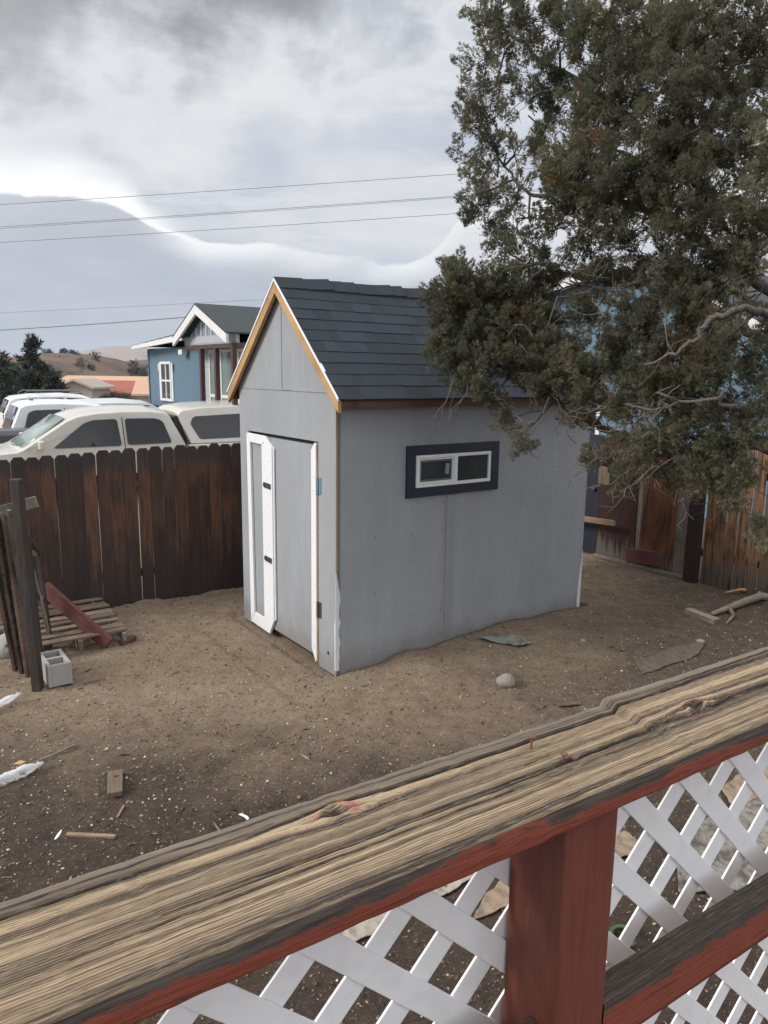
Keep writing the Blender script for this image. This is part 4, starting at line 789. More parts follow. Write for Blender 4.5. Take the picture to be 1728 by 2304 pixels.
def pickup(name,P,side_w,mat,label,shell=None,front=-1,tall=1.93,group='vehicles parked beyond the board fence'):
    "P: ground point below the near side at the B pillar"
    root=empty(name,(P[0]-side_w*.559,P[1]+side_w*.829,0),VA,label,'pickup truck',group)
    f=-front
    prof=[(-3.25,.42),(-3.30,.65),(-3.2,.93),(-3.0,1.0),(-1.95,1.08),(-1.85,1.12),(-1.02,1.70),(-.8,1.79),(-.45,1.85),(.1,1.88),(.6,1.875),(.88,1.84),(1.0,1.77),(1.26,1.12),(1.28,.42),(.5,.40),(-2.0,.40)]
    prof=[(x*f if True else x,z*tall/1.88) for x,z in prof]
    if f<0: prof=prof[::-1]
    k=tall/1.88
    body,half=vehicle(root,prof,side_w,mat,1.10*k,1.86*k,side_w*.78)
    bed=[(1.34*f,.42),(1.34*f,1.08*k),(3.35*f,1.08*k),(3.38*f,.5)]
    b2,h2=vehicle(root,bed,side_w*.985,mat,3.,4.,side_w*.98,name='bed')
    side_glass(body,half,[(x*f,z*k) for x,z in ((-1.32,1.12),(-.72,1.57),(-.55,1.63),(-.08,1.645),(-.04,1.12))])
    side_glass(body,half,[(x*f,z*k) for x,z in ((.08,1.13),(.08,1.65),(.70,1.64),(.84,1.58),(.98,1.14))])
    cross_glass(body,(-1.83*f,1.135*k),(-1.04*f,1.69*k),side_w*.86,side_w*.72,M['windshield'],off=(-f,1))
    cross_glass(body,(1.24*f,1.17*k),(1.02*f,1.72*k),side_w*.72,side_w*.66,M['carglass'],'rear_window',off=(f,0))
    # door seams, handles, mirrors
    for sd_ in (-1,1):
        MB().b2((.015*f,sd_*(side_w+.001)-.004,.5),(.03*f,sd_*(side_w+.001)+.004,1.09*k)).b2((1.1*f,sd_*(side_w+.001)-.004,.7),(1.115*f,sd_*(side_w+.001)+.004,1.09*k)).build('door_seam',M['black'],body)
        MB().add([(.015*f,sd_*(half(z)+.003),z) for z in (1.10*k,1.68*k)]+[(.032*f,sd_*(half(z)+.003),z) for z in (1.10*k,1.68*k)],[(0,1,3,2)]).build('pillar_seam',M['black'],body)
        MB().box((-1.55*f,sd_*(side_w+.13),1.20*k),(.10,.20,.17)).build('mirror',mat,body,bevel=.03)
        MB().b2((-.28*f,sd_*side_w-.02,.95*k),(-.10*f,sd_*side_w+.03,.98*k)).build('handle',mat,body)
        MB().b2((-3.33*f,sd_*side_w*.85-.13,.72),(-3.2*f,sd_*side_w*.85+.13 if sd_<0 else sd_*side_w,.90)).build('headlight',M['lamp'],body,bevel=.02)
    for xx in (-2.0,):
        MB().tube([(xx*f+.12*f,.25,1.13*k),(xx*f+.17*f,-.3,1.14*k)],.008,5).build('wiper',M['black'],body)
    MB().b2((.63*f,-.38,1.865*k),(.73*f,-.28,1.885*k)).build('roof_light',M['black'],body,bevel=.01)
    MB().b2((-3.40*f,-side_w*.95,.40),(-3.22*f,side_w*.95,.60)).build('bumper',M['steel'],root,bevel=.03)
    wheels(root,(-2.45*f,2.2*f),side_w)
    if shell:
        sp=[(1.40*f,1.085*k),(1.19*f,1.66*k),(1.17*f,1.78*k),(1.27*f,1.87*k),(1.7*f,1.93*k),(2.4*f,1.955*k),(3.15*f,1.93*k),(3.3*f,1.85*k),(3.36*f,1.085*k)]
        sb_,sh2=vehicle(root,sp,side_w*.965,mat,1.10*k,1.95*k,side_w*.78,name='canopy')
        side_glass(sb_,sh2,[(1.60*f,1.18*k),(1.42*f,1.52*k),(1.50*f,1.66*k),(3.1*f,1.72*k),(3.15*f,1.2*k)])
        MB().box((1.20*f,0,1.38*k),(.10,side_w*1.62,.6),Matrix.Rotation(-f*R(18),3,'Y')).build('gasket',M['black'],sb_)
    return root
pickup('pickup_truck',G(276,937,1.70)+0,.98,M['car_tan'],'tan crew cab pickup with a canopy over its bed, nearest the fence',shell=True,tall=1.88)
pickup('pickup_truck',G(150,915,1.72)+0,.95,M['car_white'],'white crew cab pickup at the left edge behind the tan one',front=1,tall=1.88)
def suv(name,P,hw,mat,label,rack=False,h=1.80,L=(-2.4,2.4),f=1,cat='SUV',glass=1.0):
    root=empty(name,(P[0],P[1],0),VA,label,cat,'vehicles parked beyond the board fence')
    k=h/1.8
    prof=[(-2.4,.4),(-2.45,.75),(-2.3,1.0),(-1.35,1.08),(-1.2,1.12),(-.45,1.62),(-.2,1.72),(.5,1.79),(1.5,1.77),(2.05,1.70),(2.2,1.6),(2.42,1.08),(2.45,.42),(0,.38)]
    prof=[(x*f,z*k) for x,z in prof]
    if f<0: prof=prof[::-1]
    body,half=vehicle(root,prof,hw,mat,1.08*k,1.75*k,hw*.78)
    side_glass(body,half,[(x*f,z*k) for x,z in ((-1.0,1.12),(-.42,1.52),(-.15,1.60),(.42,1.63),(.42,1.12))])
    side_glass(body,half,[(x*f,z*k) for x,z in ((.50,1.12),(.50,1.63),(1.25,1.62),(1.25,1.12))])
    side_glass(body,half,[(x*f,z*k) for x,z in ((1.33,1.12),(1.33,1.62),(1.9,1.58),(2.12,1.15))])
    cross_glass(body,(-1.2*f,1.13*k),(-.45*f,1.625*k),hw*.84,hw*.70,M['carglass'],off=(-f,1))
    cross_glass(body,(2.40*f,1.14*k),(2.21*f,1.58*k),hw*.80,hw*.70,M['carglass'],'rear_window',off=(f,0))
    for sd_ in (-1,1):
        MB().b2((2.3*f,sd_*hw*.9-.06,.85*k),(2.44*f,sd_*hw*.9+.06,1.1*k)).build('tail_light',M['taillamp'],body,bevel=.01)
        MB().box((-.95*f,sd_*(hw+.1),1.18*k),(.09,.18,.13)).build('mirror',mat,body,bevel=.03)
        if rack: MB().tube([(-.1*f,sd_*hw*.68,1.78*k),(.0,sd_*hw*.68,1.86*k),(1.6*f,sd_*hw*.68,1.86*k),(1.75*f,sd_*hw*.68,1.76*k)],.018,6).build('roof_rail',M['steel'],body)
    if rack:
        for xx in (.3,1.2): MB().tube([(xx*f,-hw*.68,1.86*k),(xx*f,hw*.68,1.86*k)],.015,6).build('cross_bar',M['steel'],body)
    wheels(root,(-1.5*f,1.5*f),hw,.35)
    return root
g=G(300,898,1.80); suv('parked_van',(g[0],g[1]),.92,M['car_silver'],'long white van with dark windows directly behind the tan pickup',h=1.85,cat='van',f=-1)
g=G(140,884,1.80); suv('parked_car',(g[0],g[1]+1),.92,M['car_white'],'white SUV with a roof rack, farthest of the parked vehicles',rack=True,h=1.80,f=-1)
g=G(-75,968,1.30); suv('parked_car',(g[0],g[1]),.92,M['car_black'],'glossy black car at the left edge in front of the white pickup',h=1.33,cat='car',f=1)
# ------------------------------------------------------------ blue house at the left
B=D(458,830,19.); hd=np.array([-.5736,.8192]); HZ=math.atan2(-L_[1],-L_[0])
# local frame: x = into the house (L_), y = along the wall (W_ direction = to the left), z up
hs=empty('blue_house',(B[0],B[1],0),RZ,'blue house with white trim and a small gabled porch beyond the trucks','house')
MB().b2((0,.03,0),(9,4.25,3.22)).build('wall',M['blue_siding'],hs)
MB().b2((.002,-3.2,0),(8.9,.03,3.25)).build('wall',M['lap'],hs)
MB().b2((-.03,-.06,0),(.06,.05,3.25)).build('corner_trim',M['offwhite'],hs,bevel=.005)
MB().b2((-.03,4.22,0),(.06,4.29,3.2)).build('corner_trim',M['blue_siding'],hs)
MB().add([(-.38,.42,3.36),(-.38,4.64,3.20),(-.38,4.64,3.31),(-.38,.42,3.55),(-.30,.42,3.36),(-.30,4.64,3.20),(-.30,4.64,3.31),(-.30,.42,3.55)],[(0,1,2,3),(4,7,6,5),(0,4,5,1),(3,2,6,7),(1,5,6,2),(0,3,7,4)]).build('fascia',M['offwhite'],hs)
MB().add([(-.38,.3,3.556),(-.38,4.68,3.315),(9,4.68,3.315),(9,.0,4.05),(3.0,.0,3.98),(-.38,.3,3.52),(-.38,4.68,3.29),(9,4.68,3.29),(9,0,3.2),(3,0,3.2)],[(0,1,2,3,4),(5,9,8,7,6),(0,5,6,1),(1,6,7,2),(2,7,8,3),(3,8,9,4),(4,9,5,0)]).build('roof',M['shingle2'],hs)
pk,pz_=-1.14,4.10; el_,er_=(.42,3.40),(-2.88,3.40)
def gb(name,mat,lo,hi_,xa,xb,par=hs):
    m=MB()
    for (ey,ez_) in (el_,er_): m.prism([(ey,ez_+lo),(pk,pz_+lo),(pk,pz_+hi_),(ey,ez_+hi_)],0,xa,xb)
    return m.build(name,mat,par)
gr_=gb('roof',M['shingle2'],.005,.04,-.62,8.)
gb('rake_trim',M['offwhite'],-.20,.0,-.62,-.56)
MB().prism([(.28,3.28),(-2.75,3.28),(pk,pz_-.12)],0,-.34,-.28).build('gable_end',M['slate'],hs)
bt=MB()
for i in range(9):
    yy=.1-.31*i; zt_=pz_-.22-abs(yy-pk)*.43
    if zt_>3.42: bt.b2((-.365,yy-.02,3.42),(-.341,yy+.02,zt_))
bt.build('battens',M['offwhite'],hs)
MB().b2((-.36,-2.8,3.22),(-.27,.28,3.42)).build('porch_beam',M['lap'],hs)
MB().b2((-.42,-2.75,3.12),(-.30,.12,3.215)).build('porch_header',M['maroon'],hs)
for yy in (-.85,-1.75,-2.7): MB().b2((-.42,yy-.05,.0),(-.32,yy+.05,3.12)).build('porch_post',M['maroon'],hs)
MB().b2((-.40,-2.7,1.62),(-.34,-.9,1.75)).build('porch_rail',M['maroon'],hs)
MB().b2((-.42,-2.9,.9),(-.02,.0,1.0)).build('porch_floor',M['maroon'],hs)
for (ya,yb) in ((-.42,-1.02),(-1.12,-2.05),(-2.12,-2.95)):
    m=MB(); y0_,y1_=min(ya,yb),max(ya,yb)
    m.b2((-.03,y0_,1.0),(0,y1_,1.07)).b2((-.03,y0_,3.05),(0,y1_,3.12)).b2((-.03,y0_,1.071),(0,y0_+.06,3.049)).b2((-.03,y1_-.06,1.071),(0,y1_,3.049)).b2((-.028,y0_+.061,1.98),(0,y1_-.061,2.05)); wf=m.build('window',M['offwhite'],hs)
    MB().b2((-.012,y0_+.05,1.05),(-.002,y1_-.05,3.06)).build('pane',M['paleglass'],wf)
m=MB(); a_,b_,z0_,z1_=2.15,3.30,1.78,2.85
m.b2((-.05,a_+.14,z1_-.07),(0,b_-.14,z1_)).b2((-.05,a_+.14,z0_-.02),(0,b_-.14,z0_+.05)).b2((-.05,a_+.14,z0_+.051),(0,a_+.22,z1_-.071)).b2((-.05,b_-.22,z0_+.051),(0,b_-.14,z1_-.071)).b2((-.045,(a_+b_)/2-.025,z0_+.051),(0,(a_+b_)/2+.025,z1_-.071)).b2((-.043,a_+.221,2.30),(0,b_-.221,2.35))
wl=m.build('window',M['offwhite'],hs); MB().b2((-.012,a_+.2,z0_+.04),(-.003,b_-.2,z1_-.05)).build('pane',M['glass'],wl)
for yy in (a_+.02,b_-.13): MB().b2((-.04,yy,z0_-.02),(0,yy+.11,z1_-.03)).build('shutter',M['offwhite'],wl,bevel=.01)
for (za,zb) in ((z1_-.25,z1_-.05),):
    for yy in (a_-.02,b_-.05): MB().b2((-.055,yy,za),(-.041,yy+.07,zb)).build('shutter_cap',M['offwhite'],wl,bevel=.01)
MB().box((-.12,1.1,3.08),(.16,.28,.13)).tube([(0,1.1,3.1),(-.1,1.1,3.1)],.04,8).build('flood_lamp',M['offwhite'],hs,bevel=.02)
MB().box((2.2,-1.9,3.93),(.35,.3,.10),Matrix.Rotation(R(-24),3,'X')).build('roof_vent',M['tansheet'],hs)
# ------------------------------------------------------------ blue house behind the juniper and white neighbour
Bq=loc2w(9.6,.0); h2=empty('blue_house',Bq,RZ,'pale blue gabled house wall seen through the juniper branches','house')
gw0,gw1=1.0,9.8; apx=4.3
MB().prism([(gw0,0),(gw1,0),(gw1,3.9),(apx,4.8),(gw0,3.2)],0,0,7).build('wall',M['blue_siding2'],h2)
for (ya,za,yb,zb) in ((gw0-.3,3.10,apx,4.85),(gw1+.3,3.88,apx,4.85)):
    MB().prism([(ya,za),(yb,zb),(yb,zb+.10),(ya,za+.10)],0,-.35,7.2).build('roof',M['shingle2'],h2)
    MB().prism([(ya,za-.14),(yb,zb-.14),(yb,zb+.02),(ya,za+.02)],0,-.40,-.352).build('rake_trim',M['offwhite'],h2)
MB().b2((-.04,5.,1.2),(0,6.,2.4)).build('window',M['offwhite'],h2)
MB().b2((-.045,5.1,1.3),(-.041,5.9,2.3)).build('pane',M['glass'],bpy.data.objects[h2.children[-1].name])
h3=empty('white_house',loc2w(11.5,-.9),RZ,'off white house at the right edge beyond the fence','house')
MB().prism([(-2.8,0),(1.55,0),(1.55,3.),(-.6,3.9),(-2.8,3.)],0,0,7).build('wall',M['offwhite'],h3)
for (ya,yb) in ((-3.1,-.6),(1.85,-.6)): MB().prism([(ya,2.9),(yb,3.95),(yb,4.05),(ya,3.0)],0,-.3,7.2).build('roof',M['shingle2'],h3)
MB().b2((-.03,-.8,1.1),(0,.2,2.2)).build('window',M['glass'],h3)
# ------------------------------------------------------------ distance: buildings, hills, trees
def hill(name,mat,ridge,dist,depth,base,label=None,seed=1,n=90,m=50):
    "ridge: photo skyline points -> real hill of given depth at given distance"
    xs=np.linspace(ridge[0][0],ridge[-1][0],n); ys=np.interp(xs,[r[0] for r in ridge],[r[1] for r in ridge]); P=np.array([D(x,y,dist) for x,y in zip(xs,ys)])
    rows=[]
    for k in np.linspace(-1,1,m):
        hgt_=np.exp(-(k*1.7)**2); yy=dist+k*depth+0*P[:,1]; s=yy/dist
        zz=base+(P[:,2]-base)*hgt_+(fbm(P[:,0]/depth*9+50,yy/depth*9,5,seed)-.48)*(P[:,2].max()-base)*.35*(1-abs(k))**.5*(1-math.exp(-(k*5)**2)); rows.append(np.stack([P[:,0]*(.9+.1*s),yy,zz],1))
    o=npmesh(name,np.concatenate(rows),grid_faces(n,m),mat,smooth=True); o['kind']='structure'; return o
hill('hill',M['hill'],[(-900,880),(-500,830),(-150,826),(20,815),(80,800),(110,796),(140,794),(190,796),(240,806),(290,828),(335,850),(420,868),(600,880)],420,190,-9,seed=2)
hill('foothills',M['hill'],[(-600,850),(100,828),(250,815),(300,812),(345,808),(450,815),(800,822),(1300,815),(2400,830)],900,300,-30,seed=6)
hill('mountains',M['mountain'],[(-1500,800),(-500,812),(0,812),(150,795),(200,790),(235,782),(262,778),(300,781),(330,782),(420,790),(700,800),(1400,790),(2200,800),(3000,810)],3600,1200,-80,seed=4)
def fbuild(P,wx,dy,z0,zw,zr,roofm,label,az_=-12,wins=()):
    r=empty('school_building',(P[0],P[1],z0),R(az_),label,'building','low red roofed buildings below the hill')
    MB().prism([(0,0),(dy,0),(dy,zw-z0),(dy/2,zr-z0),(0,zw-z0)],0,0,wx).build('wall',M['stuccof'],r)
    for a,b in ((-.6,dy/2),(dy+.6,dy/2)): MB().prism([(a,zw-z0-.3),(b,zr-z0+.05),(b,zr-z0+.35),(a,zw-z0)],0,-.8,wx+.8).build('roof',roofm,r)
    for (wx_,ww,wz,wh) in wins: MB().b2((wx_,-.06,wz),(wx_+ww,0,wz+wh)).build('window',M['glass'],r)
    return r
def at(px,py,Y): return D(px,py,Y)
fbuild(at(135,880,150),16.7,9,-7,.02,.9,M['tanroof'],'long low building with a tan roof, farthest of the group',-6,wins=[(2,1.,5.6,.8),(4.5,1.,5.6,.8),(7,1.,5.6,.8),(14,1.,5.6,.8)])
fbuild(at(182,880,120),11.6,10,-7,-1.05,.45,M['redroof'],'wide building with a dull red roof below the hill',-4,wins=[(3,.6,3.4,.6),(7,.6,3.4,.6)])
fbuild(at(207,880,112),6.2,4.9,-7,-.05,.80,M['stuccof'],'pale gabled wing with one dark window left of the red roof',86,wins=())
r=bpy.data.objects['school_building.002']; MB().b2((-.06,1.5,4.8),(0,2.6,6.)).build('window',M['glass'],r)
fbuild(at(309,880,116),7,7,-7,-1.1,.55,M['tanroof'],'small tan roofed building beside the blue house',8)
def cloud_tree(name,C,blobs,nleaf,size,label,cat,group=None,mat=None,trunk=None,seed=1,twig=True):
    rg_=np.random.default_rng(seed); root=empty(name,C,0,label,cat,group); V=[];Fc=[];T=[]
    tot=sum(b[3]**2 for b in blobs)
    for (x,y,z,r) in blobs:
        n=int(nleaf*r*r/tot); d=rg_.standard_normal((n,3)); d/=np.linalg.norm(d,axis=1)[:,None]; rad=r*(rg_.random(n)**.45)*(1+.22*np.sin(d[:,0]*7+d[:,2]*5+x*9)); c=np.array([x,y,z])+d*rad[:,None]*np.array([1,1,.95])
        o=d+.9*rg_.standard_normal((n,3))*.6+np.array([0,0,.5]); o/=np.linalg.norm(o,axis=1)[:,None]; sd_=np.cross(o,rg_.standard_normal((n,3))); sd_/=np.linalg.norm(sd_,axis=1)[:,None]; L=size*rg_.uniform(.6,1.5,n)[:,None]
        V.append(np.stack([c-sd_*L*.22,c+sd_*L*.22,c+o*L],1).reshape(-1,3)); T.append(np.clip(rg_.normal(.45,.2,n)+.15*math.sin(x*5+z*3),0,1))
    V=np.concatenate(V); npmesh('crown',V,np.arange(len(V)).reshape(-1,3),mat or M['fartree'],root,attr={'tone':np.concatenate(T)},adom='FACE')
    if trunk: MB().tube(trunk[0],trunk[1],8).build('trunk',M['bark'],root,smooth=True)
    return root
def conifer(px,py_top,Y,h,wid,label,seed,n=9000):
    P=D(px,py_top,Y); top=P[2]; b=[];rg_=random.Random(seed); zb_=top-h
    for i in range(46):
        u=rg_.random()**.8; z=top-.25-u*h*.92; rr=wid*(.10+.9*u**.9)*.62; a_=rg_.uniform(0,2*PI); q=rg_.random()**.5*rr; b.append((q*math.cos(a_),q*math.sin(a_),z,wid*(.10+.18*u)))
    for i in range(5): b.append((0,0,top-.15-.28*i,.10+.05*i))
    return cloud_tree('conifer_tree',(P[0],P[1],0),b,n,.17,label,'tree','dark junipers beyond the parked vehicles',trunk=([(0,0,-.1),(0,0,top*.5),(0,0,top-.3)],[.22,.12,.03]),seed=seed)
conifer(70,748,34,4.9,2.2,'tall dark juniper standing left of the brown hill',3,16000)
conifer(-2,790,30,4.2,2.4,'dark juniper cut by the left edge behind the white pickup',5,12000)
conifer(115,822,33,3.4,1.9,'low dark juniper right of the tall one',8,9000)
conifer(30,815,36,3.8,1.8,'squat juniper between the taller two at the left',12,8000)
for i,(px,py,Y,r) in enumerate(((255,893,60,.40),(236,896,58,.34),(280,896,62,.38))):
    P=D(px,py,Y); cloud_tree('bush',(P[0],P[1],P[2]),[(0,0,0,r),(r*1.2,0,-.2,r*.7),(-r*1.2,0,-.2,r*.7),(0,0,-r,r)],1800,.10,('round dark bush in the middle below the red roof','smallest dark bush left of the round one below the red roof','dark bush right of the round one, nearest the blue house')[i],'bush','bushes below the red roof',seed=40+i)
sb_=[]
rg2=random.Random(9)
spx=[(105,795),(112,797),(142,792),(150,796),(163,796),(133,812),(180,818),(205,826),(300,822),(312,838),(322,845),(298,838),(328,835),(170,800),(215,803)]
for i,(px,py) in enumerate(spx):
    P=D(px,py,415-(py-795)*2.); cloud_tree('hill_shrub',(P[0],P[1],P[2]),[(0,0,0,1.4+rg2.random()*1.6)],160,1.1,['1st','2nd','3rd','4th','5th','6th','7th','8th','9th','10th','11th','12th','13th','14th','15th'][sorted(spx).index((px,py))]+' dark juniper from the left on the far brown hill','shrub','junipers on the far hill',seed=60+i)
# ------------------------------------------------------------ power lines
def wire(a,b,Ya,Yb,sag,r,label):
    pa,pb=D(*a,Ya),D(*b,Yb); P=[]
    for i in range(25):
        u=i/24; p=pa*(1-u)+pb*u; P.append((p[0],p[1],p[2]-sag*4*u*(1-u)))
    tag(MB().tube(P,r*.75,6).build('power_line',M['wire'],smooth=True),label,'power line','power lines across the sky')
def ext(a,b,x0,x1):
    k=(b[1]-a[1])/(b[0]-a[0]); return (x0,a[1]+k*(x0-a[0])),(x1,a[1]+k*(x1-a[0]))
for (a,b,r,lb,Y1,Y2) in (((0,458),(1030,388),.017,'topmost thin wire crossing the cloudy sky',44,40),((0,508),(1020,438),.016,'upper wire of the close pair crossing the sky',42,38),((0,511.5),(1020,441),.014,'lower wire of the close pair crossing the sky',42.3,38.3),((0,543),(1055,475),.016,'single wire just under the close pair of wires',41,37),((0,702),(940,651),.012,'faint wire passing behind the shed roof peak',44,44)):
    a2,b2=ext(a,b,-260,1500); wire(a2,b2,Y1,Y2,.10,r,lb)
a2,b2=ext((0,739),(477,709),-260,478); wire(a2,b2,25,20.3,.05,.018,'thickest lowest wire ending at the gable of the blue house')
# ------------------------------------------------------------ the big juniper
TR=np.array([3.95,6.1])
jt=empty('juniper_tree',(TR[0],TR[1],0),0,'huge shaggy juniper overhanging the shed from the right','tree')
off=np.array([TR[0],TR[1],0.])
limbs=[]
def limb(pts,r0,r1,mb,seg=8,wig=.012):
    P=[np.array(p,float) for p in pts]; out=[]
    for i in range(len(P)-1):
        a,b=P[i],P[i+1]; pa=P[max(i-1,0)]; pb=P[min(i+2,len(P)-1)]
        for u in np.linspace(0,1,6,endpoint=False):
            q=.5*((2*a)+(-pa+b)*u+(2*pa-5*a+4*b-pb)*u*u+(-pa+3*a-3*b+pb)*u**3); out.append(q+rng.normal(0,wig,3))
    out.append(P[-1]); n=len(out); rad=[(r0+(r1-r0)*(i/(n-1)))*(1 if seg>11 else .6) for i in range(n)]
    mb.tube([tuple(q-off) for q in out],rad,seg); limbs.append(np.array(out)); return np.array(out)
tb=MB()
Tz=lambda z,dx=0,dy=0:(TR[0]+dx,TR[1]+dy,z)
limb([Tz(-.2),Tz(.7,.05),Tz(1.6,-.05,.1),Tz(2.6,.1),Tz(3.8,-.1,.1),Tz(5.4,-.3,.1),Tz(7.2,-.4,.1)],.30,.05,tb,12)
DD=lambda L:[D(*q) for q in L]
limb([Tz(1.3)]+DD([(1760,1022,5.6),(1640,1018,5.5),(1540,1008,5.5),(1450,1035,5.5),(1350,1042,5.6)]),.085,.03,tb,10)
limb([Tz(1.5)]+DD([(1740,1000,5.8),(1560,1012,5.8),(1414,984,5.9),(1330,950,6.0),(1255,909,6.1),(1170,850,6.2),(1090,800,6.25),(1070,690,6.3),(1040,620,6.35)]),.08,.010,tb,9)
limb([Tz(2.0)]+DD([(1760,820,5.9),(1650,720,6.0),(1500,650,6.1),(1380,640,6.2),(1280,615,6.3),(1200,590,6.4),(1150,640,6.5)]),.075,.012,tb,9)
limb([Tz(2.6)]+DD([(1740,660,6.0),(1600,560,6.1),(1480,480,6.2),(1380,450,6.3),(1270,440,6.4),(1180,430,6.5),(1120,350,6.6)]),.085,.012,tb,9)
limb([Tz(3.2)]+DD([(1700,500,6.0),(1560,400,6.1),(1450,300,6.3),(1330,200,6.4),(1200,120,6.5),(1100,20,6.6)]),.08,.012,tb,9)
limb([Tz(3.8)]+DD([(1740,330,5.8),(1640,200,5.7),(1560,80,5.7),(1500,-60,5.8)]),.08,.02,tb,9)
limb([Tz(2.2)]+DD([(1800,760,5.0),(1700,700,4.8),(1600,720,4.8),(1540,790,4.8),(1450,820,5.0)]),.06,.012,tb,8)
limb([Tz(3.)]+DD([(1800,560,5.0),(1700,470,5.5),(1600,430,5.6),(1480,380,5.8),(1380,330,6.0)]),.06,.012,tb,8)
limb([Tz(1.7)]+DD([(1780,940,5.0),(1680,930,4.9),(1600,900,4.9),(1500,910,5.1)]),.05,.012,tb,8)
limb([Tz(2.3)]+DD([(1700,690,5.6),(1560,640,5.7),(1420,700,5.8),(1360,660,6.0),(1290,640,6.1)]),.045,.010,tb,7)
tb.build('trunk',M['bark'],jt,smooth=True)
# crown masses: photo x, y, half-width, half-height, distance, density
BL=[(1112,30,58,70,6.6,.75),(1095,130,52,60,6.6,.7),(1075,200,38,45,6.6,.65),(1050,265,36,32,6.6,.75),(1110,275,60,55,6.6,.65),(1075,340,46,45,6.6,.75),(1075,410,52,50,6.5,.75),(1075,475,50,40,6.5,.8),(1110,530,50,42,6.5,.75),(1150,590,50,45,6.4,.8),(1165,450,50,45,6.6,.45),(1160,350,55,50,6.6,.55),(1165,520,45,40,6.5,.4),
(1190,40,80,60,6.5,.8),(1180,140,60,55,6.5,.55),(1225,200,55,50,6.4,.75),(1240,90,60,60,6.6,.45),(1270,160,50,45,6.4,.5),(1255,250,60,40,6.5,.6),
(1320,30,80,60,6.2,.9),(1360,110,80,70,6.0,1.),(1400,190,80,70,5.8,1.),(1350,260,85,70,6.,1.),(1300,340,70,50,6.2,.8),(1270,400,60,45,6.3,1.),(1300,370,90,70,5.9,1.),(1240,330,45,50,6.3,.7),(1280,460,70,50,6.1,1.),(1350,440,80,60,5.9,1.),(1240,500,40,30,6.3,.5),
(1440,60,90,70,5.9,1.),(1540,40,90,70,5.6,1.),(1640,50,90,80,5.4,.9),(1720,60,70,80,5.3,.8),(1500,140,90,70,5.6,1.),(1600,160,80,60,5.5,.8),(1700,190,70,60,5.3,.75),(1540,200,80,70,5.3,1.),(1500,280,80,60,5.4,1.),(1590,280,80,70,5.2,1.),(1670,240,60,60,5.3,.8),(1660,340,80,60,5.1,1.),(1560,350,80,50,5.3,1.),(1450,350,80,60,5.5,1.),(1420,410,70,50,5.6,1.),(1500,400,80,60,5.4,1.),(1590,430,80,60,5.2,1.),(1690,470,60,70,5.0,1.),(1640,520,70,60,5.1,1.),(1550,500,80,60,5.3,1.),(1460,480,70,45,5.6,.9),(1380,500,60,45,5.8,.9),(1330,510,50,35,6.,.8),(1710,380,50,60,5.2,.6),
(1290,560,50,30,6.2,.45),(1200,560,45,40,6.3,.75),(1340,570,50,25,6.1,.35),(1430,560,50,30,5.9,.4),(1520,560,50,40,5.6,.7),(1590,580,60,45,5.4,.7),(1690,570,50,50,5.0,.9),
(1030,625,40,42,6.35,1.),(1000,680,38,38,6.3,1.),(1060,680,50,50,6.35,1.),(1110,650,45,45,6.4,1.),(985,740,26,40,6.25,1.),(1040,750,55,50,6.25,1.),(1110,730,60,55,6.3,1.),(1170,680,55,50,6.35,1.),(1220,650,50,40,6.4,.9),(1180,740,55,45,6.3,1.),(1000,810,36,36,6.1,1.),(1060,820,50,35,6.1,1.),(1120,800,55,40,6.15,1.),(1070,872,40,32,6.0,.9),(1110,905,28,26,6.0,.8),(1180,830,45,40,6.1,.8),(1240,740,30,35,6.3,.9),(1270,790,35,35,6.2,.9),(1145,945,18,32,6.0,.35),(1165,1000,16,24,5.9,.45),(1210,870,30,30,6.0,.35),
(1320,700,35,45,6.0,.9),(1300,860,42,48,5.9,.95),(1340,830,45,50,5.9,.8),(1260,830,40,40,6.0,.8),(1375,780,36,40,5.7,.9),(1420,740,45,35,5.6,.9),(1450,800,55,45,5.5,1.),(1510,780,55,45,5.4,1.),(1480,860,60,45,5.4,.95),(1560,840,60,50,5.2,.9),(1400,870,45,40,5.6,.7),(1350,910,45,30,5.8,.6),(1540,670,45,55,5.3,1.),(1500,630,40,40,5.4,.9),(1580,720,45,45,5.2,.8),(1640,690,40,40,5.3,.45),(1640,830,60,50,5.0,.8),(1700,780,40,60,5.,.7),(1710,880,40,50,4.9,.8),(1620,920,60,40,5.1,.75),(1690,960,45,40,4.9,.9),(1540,930,55,35,5.3,.55),(1480,960,50,45,5.3,.85),(1520,1010,40,25,5.3,.5),(1400,940,30,30,5.6,.5),(1345,1035,30,18,5.5,.35),(1395,1085,28,26,5.4,.8),(1450,1055,35,30,5.3,.6),(1500,1080,30,24,5.3,.5),(1560,1095,36,24,5.2,.9),(1610,1085,45,25,5.1,.8),(1660,1085,30,25,5.0,.6),(1640,1130,16,18,5.0,.8),(1712,1190,20,22,4.9,.8),(1690,1050,50,25,4.9,.6),(1230,790,40,45,6.2,.9),(1300,800,30,35,6.0,.8),(1230,850,45,40,6.0,.9),(1290,930,40,30,5.9,.6),(1420,910,50,35,5.5,.8),(1440,1000,50,30,5.4,.8),(1560,980,60,35,5.2,.9),(1640,1000,50,35,5.0,.9),(1520,880,60,40,5.3,.9),(1380,830,35,35,5.7,.8),(1440,690,50,35,5.7,.7),(1400,610,55,30,6.0,.7),(1480,600,50,30,5.8,.8),(1560,640,50,40,5.4,.8),(1640,620,50,40,5.2,.8),(1620,750,50,45,5.1,.8),(1320,610,45,25,6.1,.6),(1230,600,45,30,6.3,.7),(1450,740,40,40,5.6,.8),(1590,1040,50,30,5.1,.7)]
bt_=[];tufts=[]; tw=MB(); allb=[]
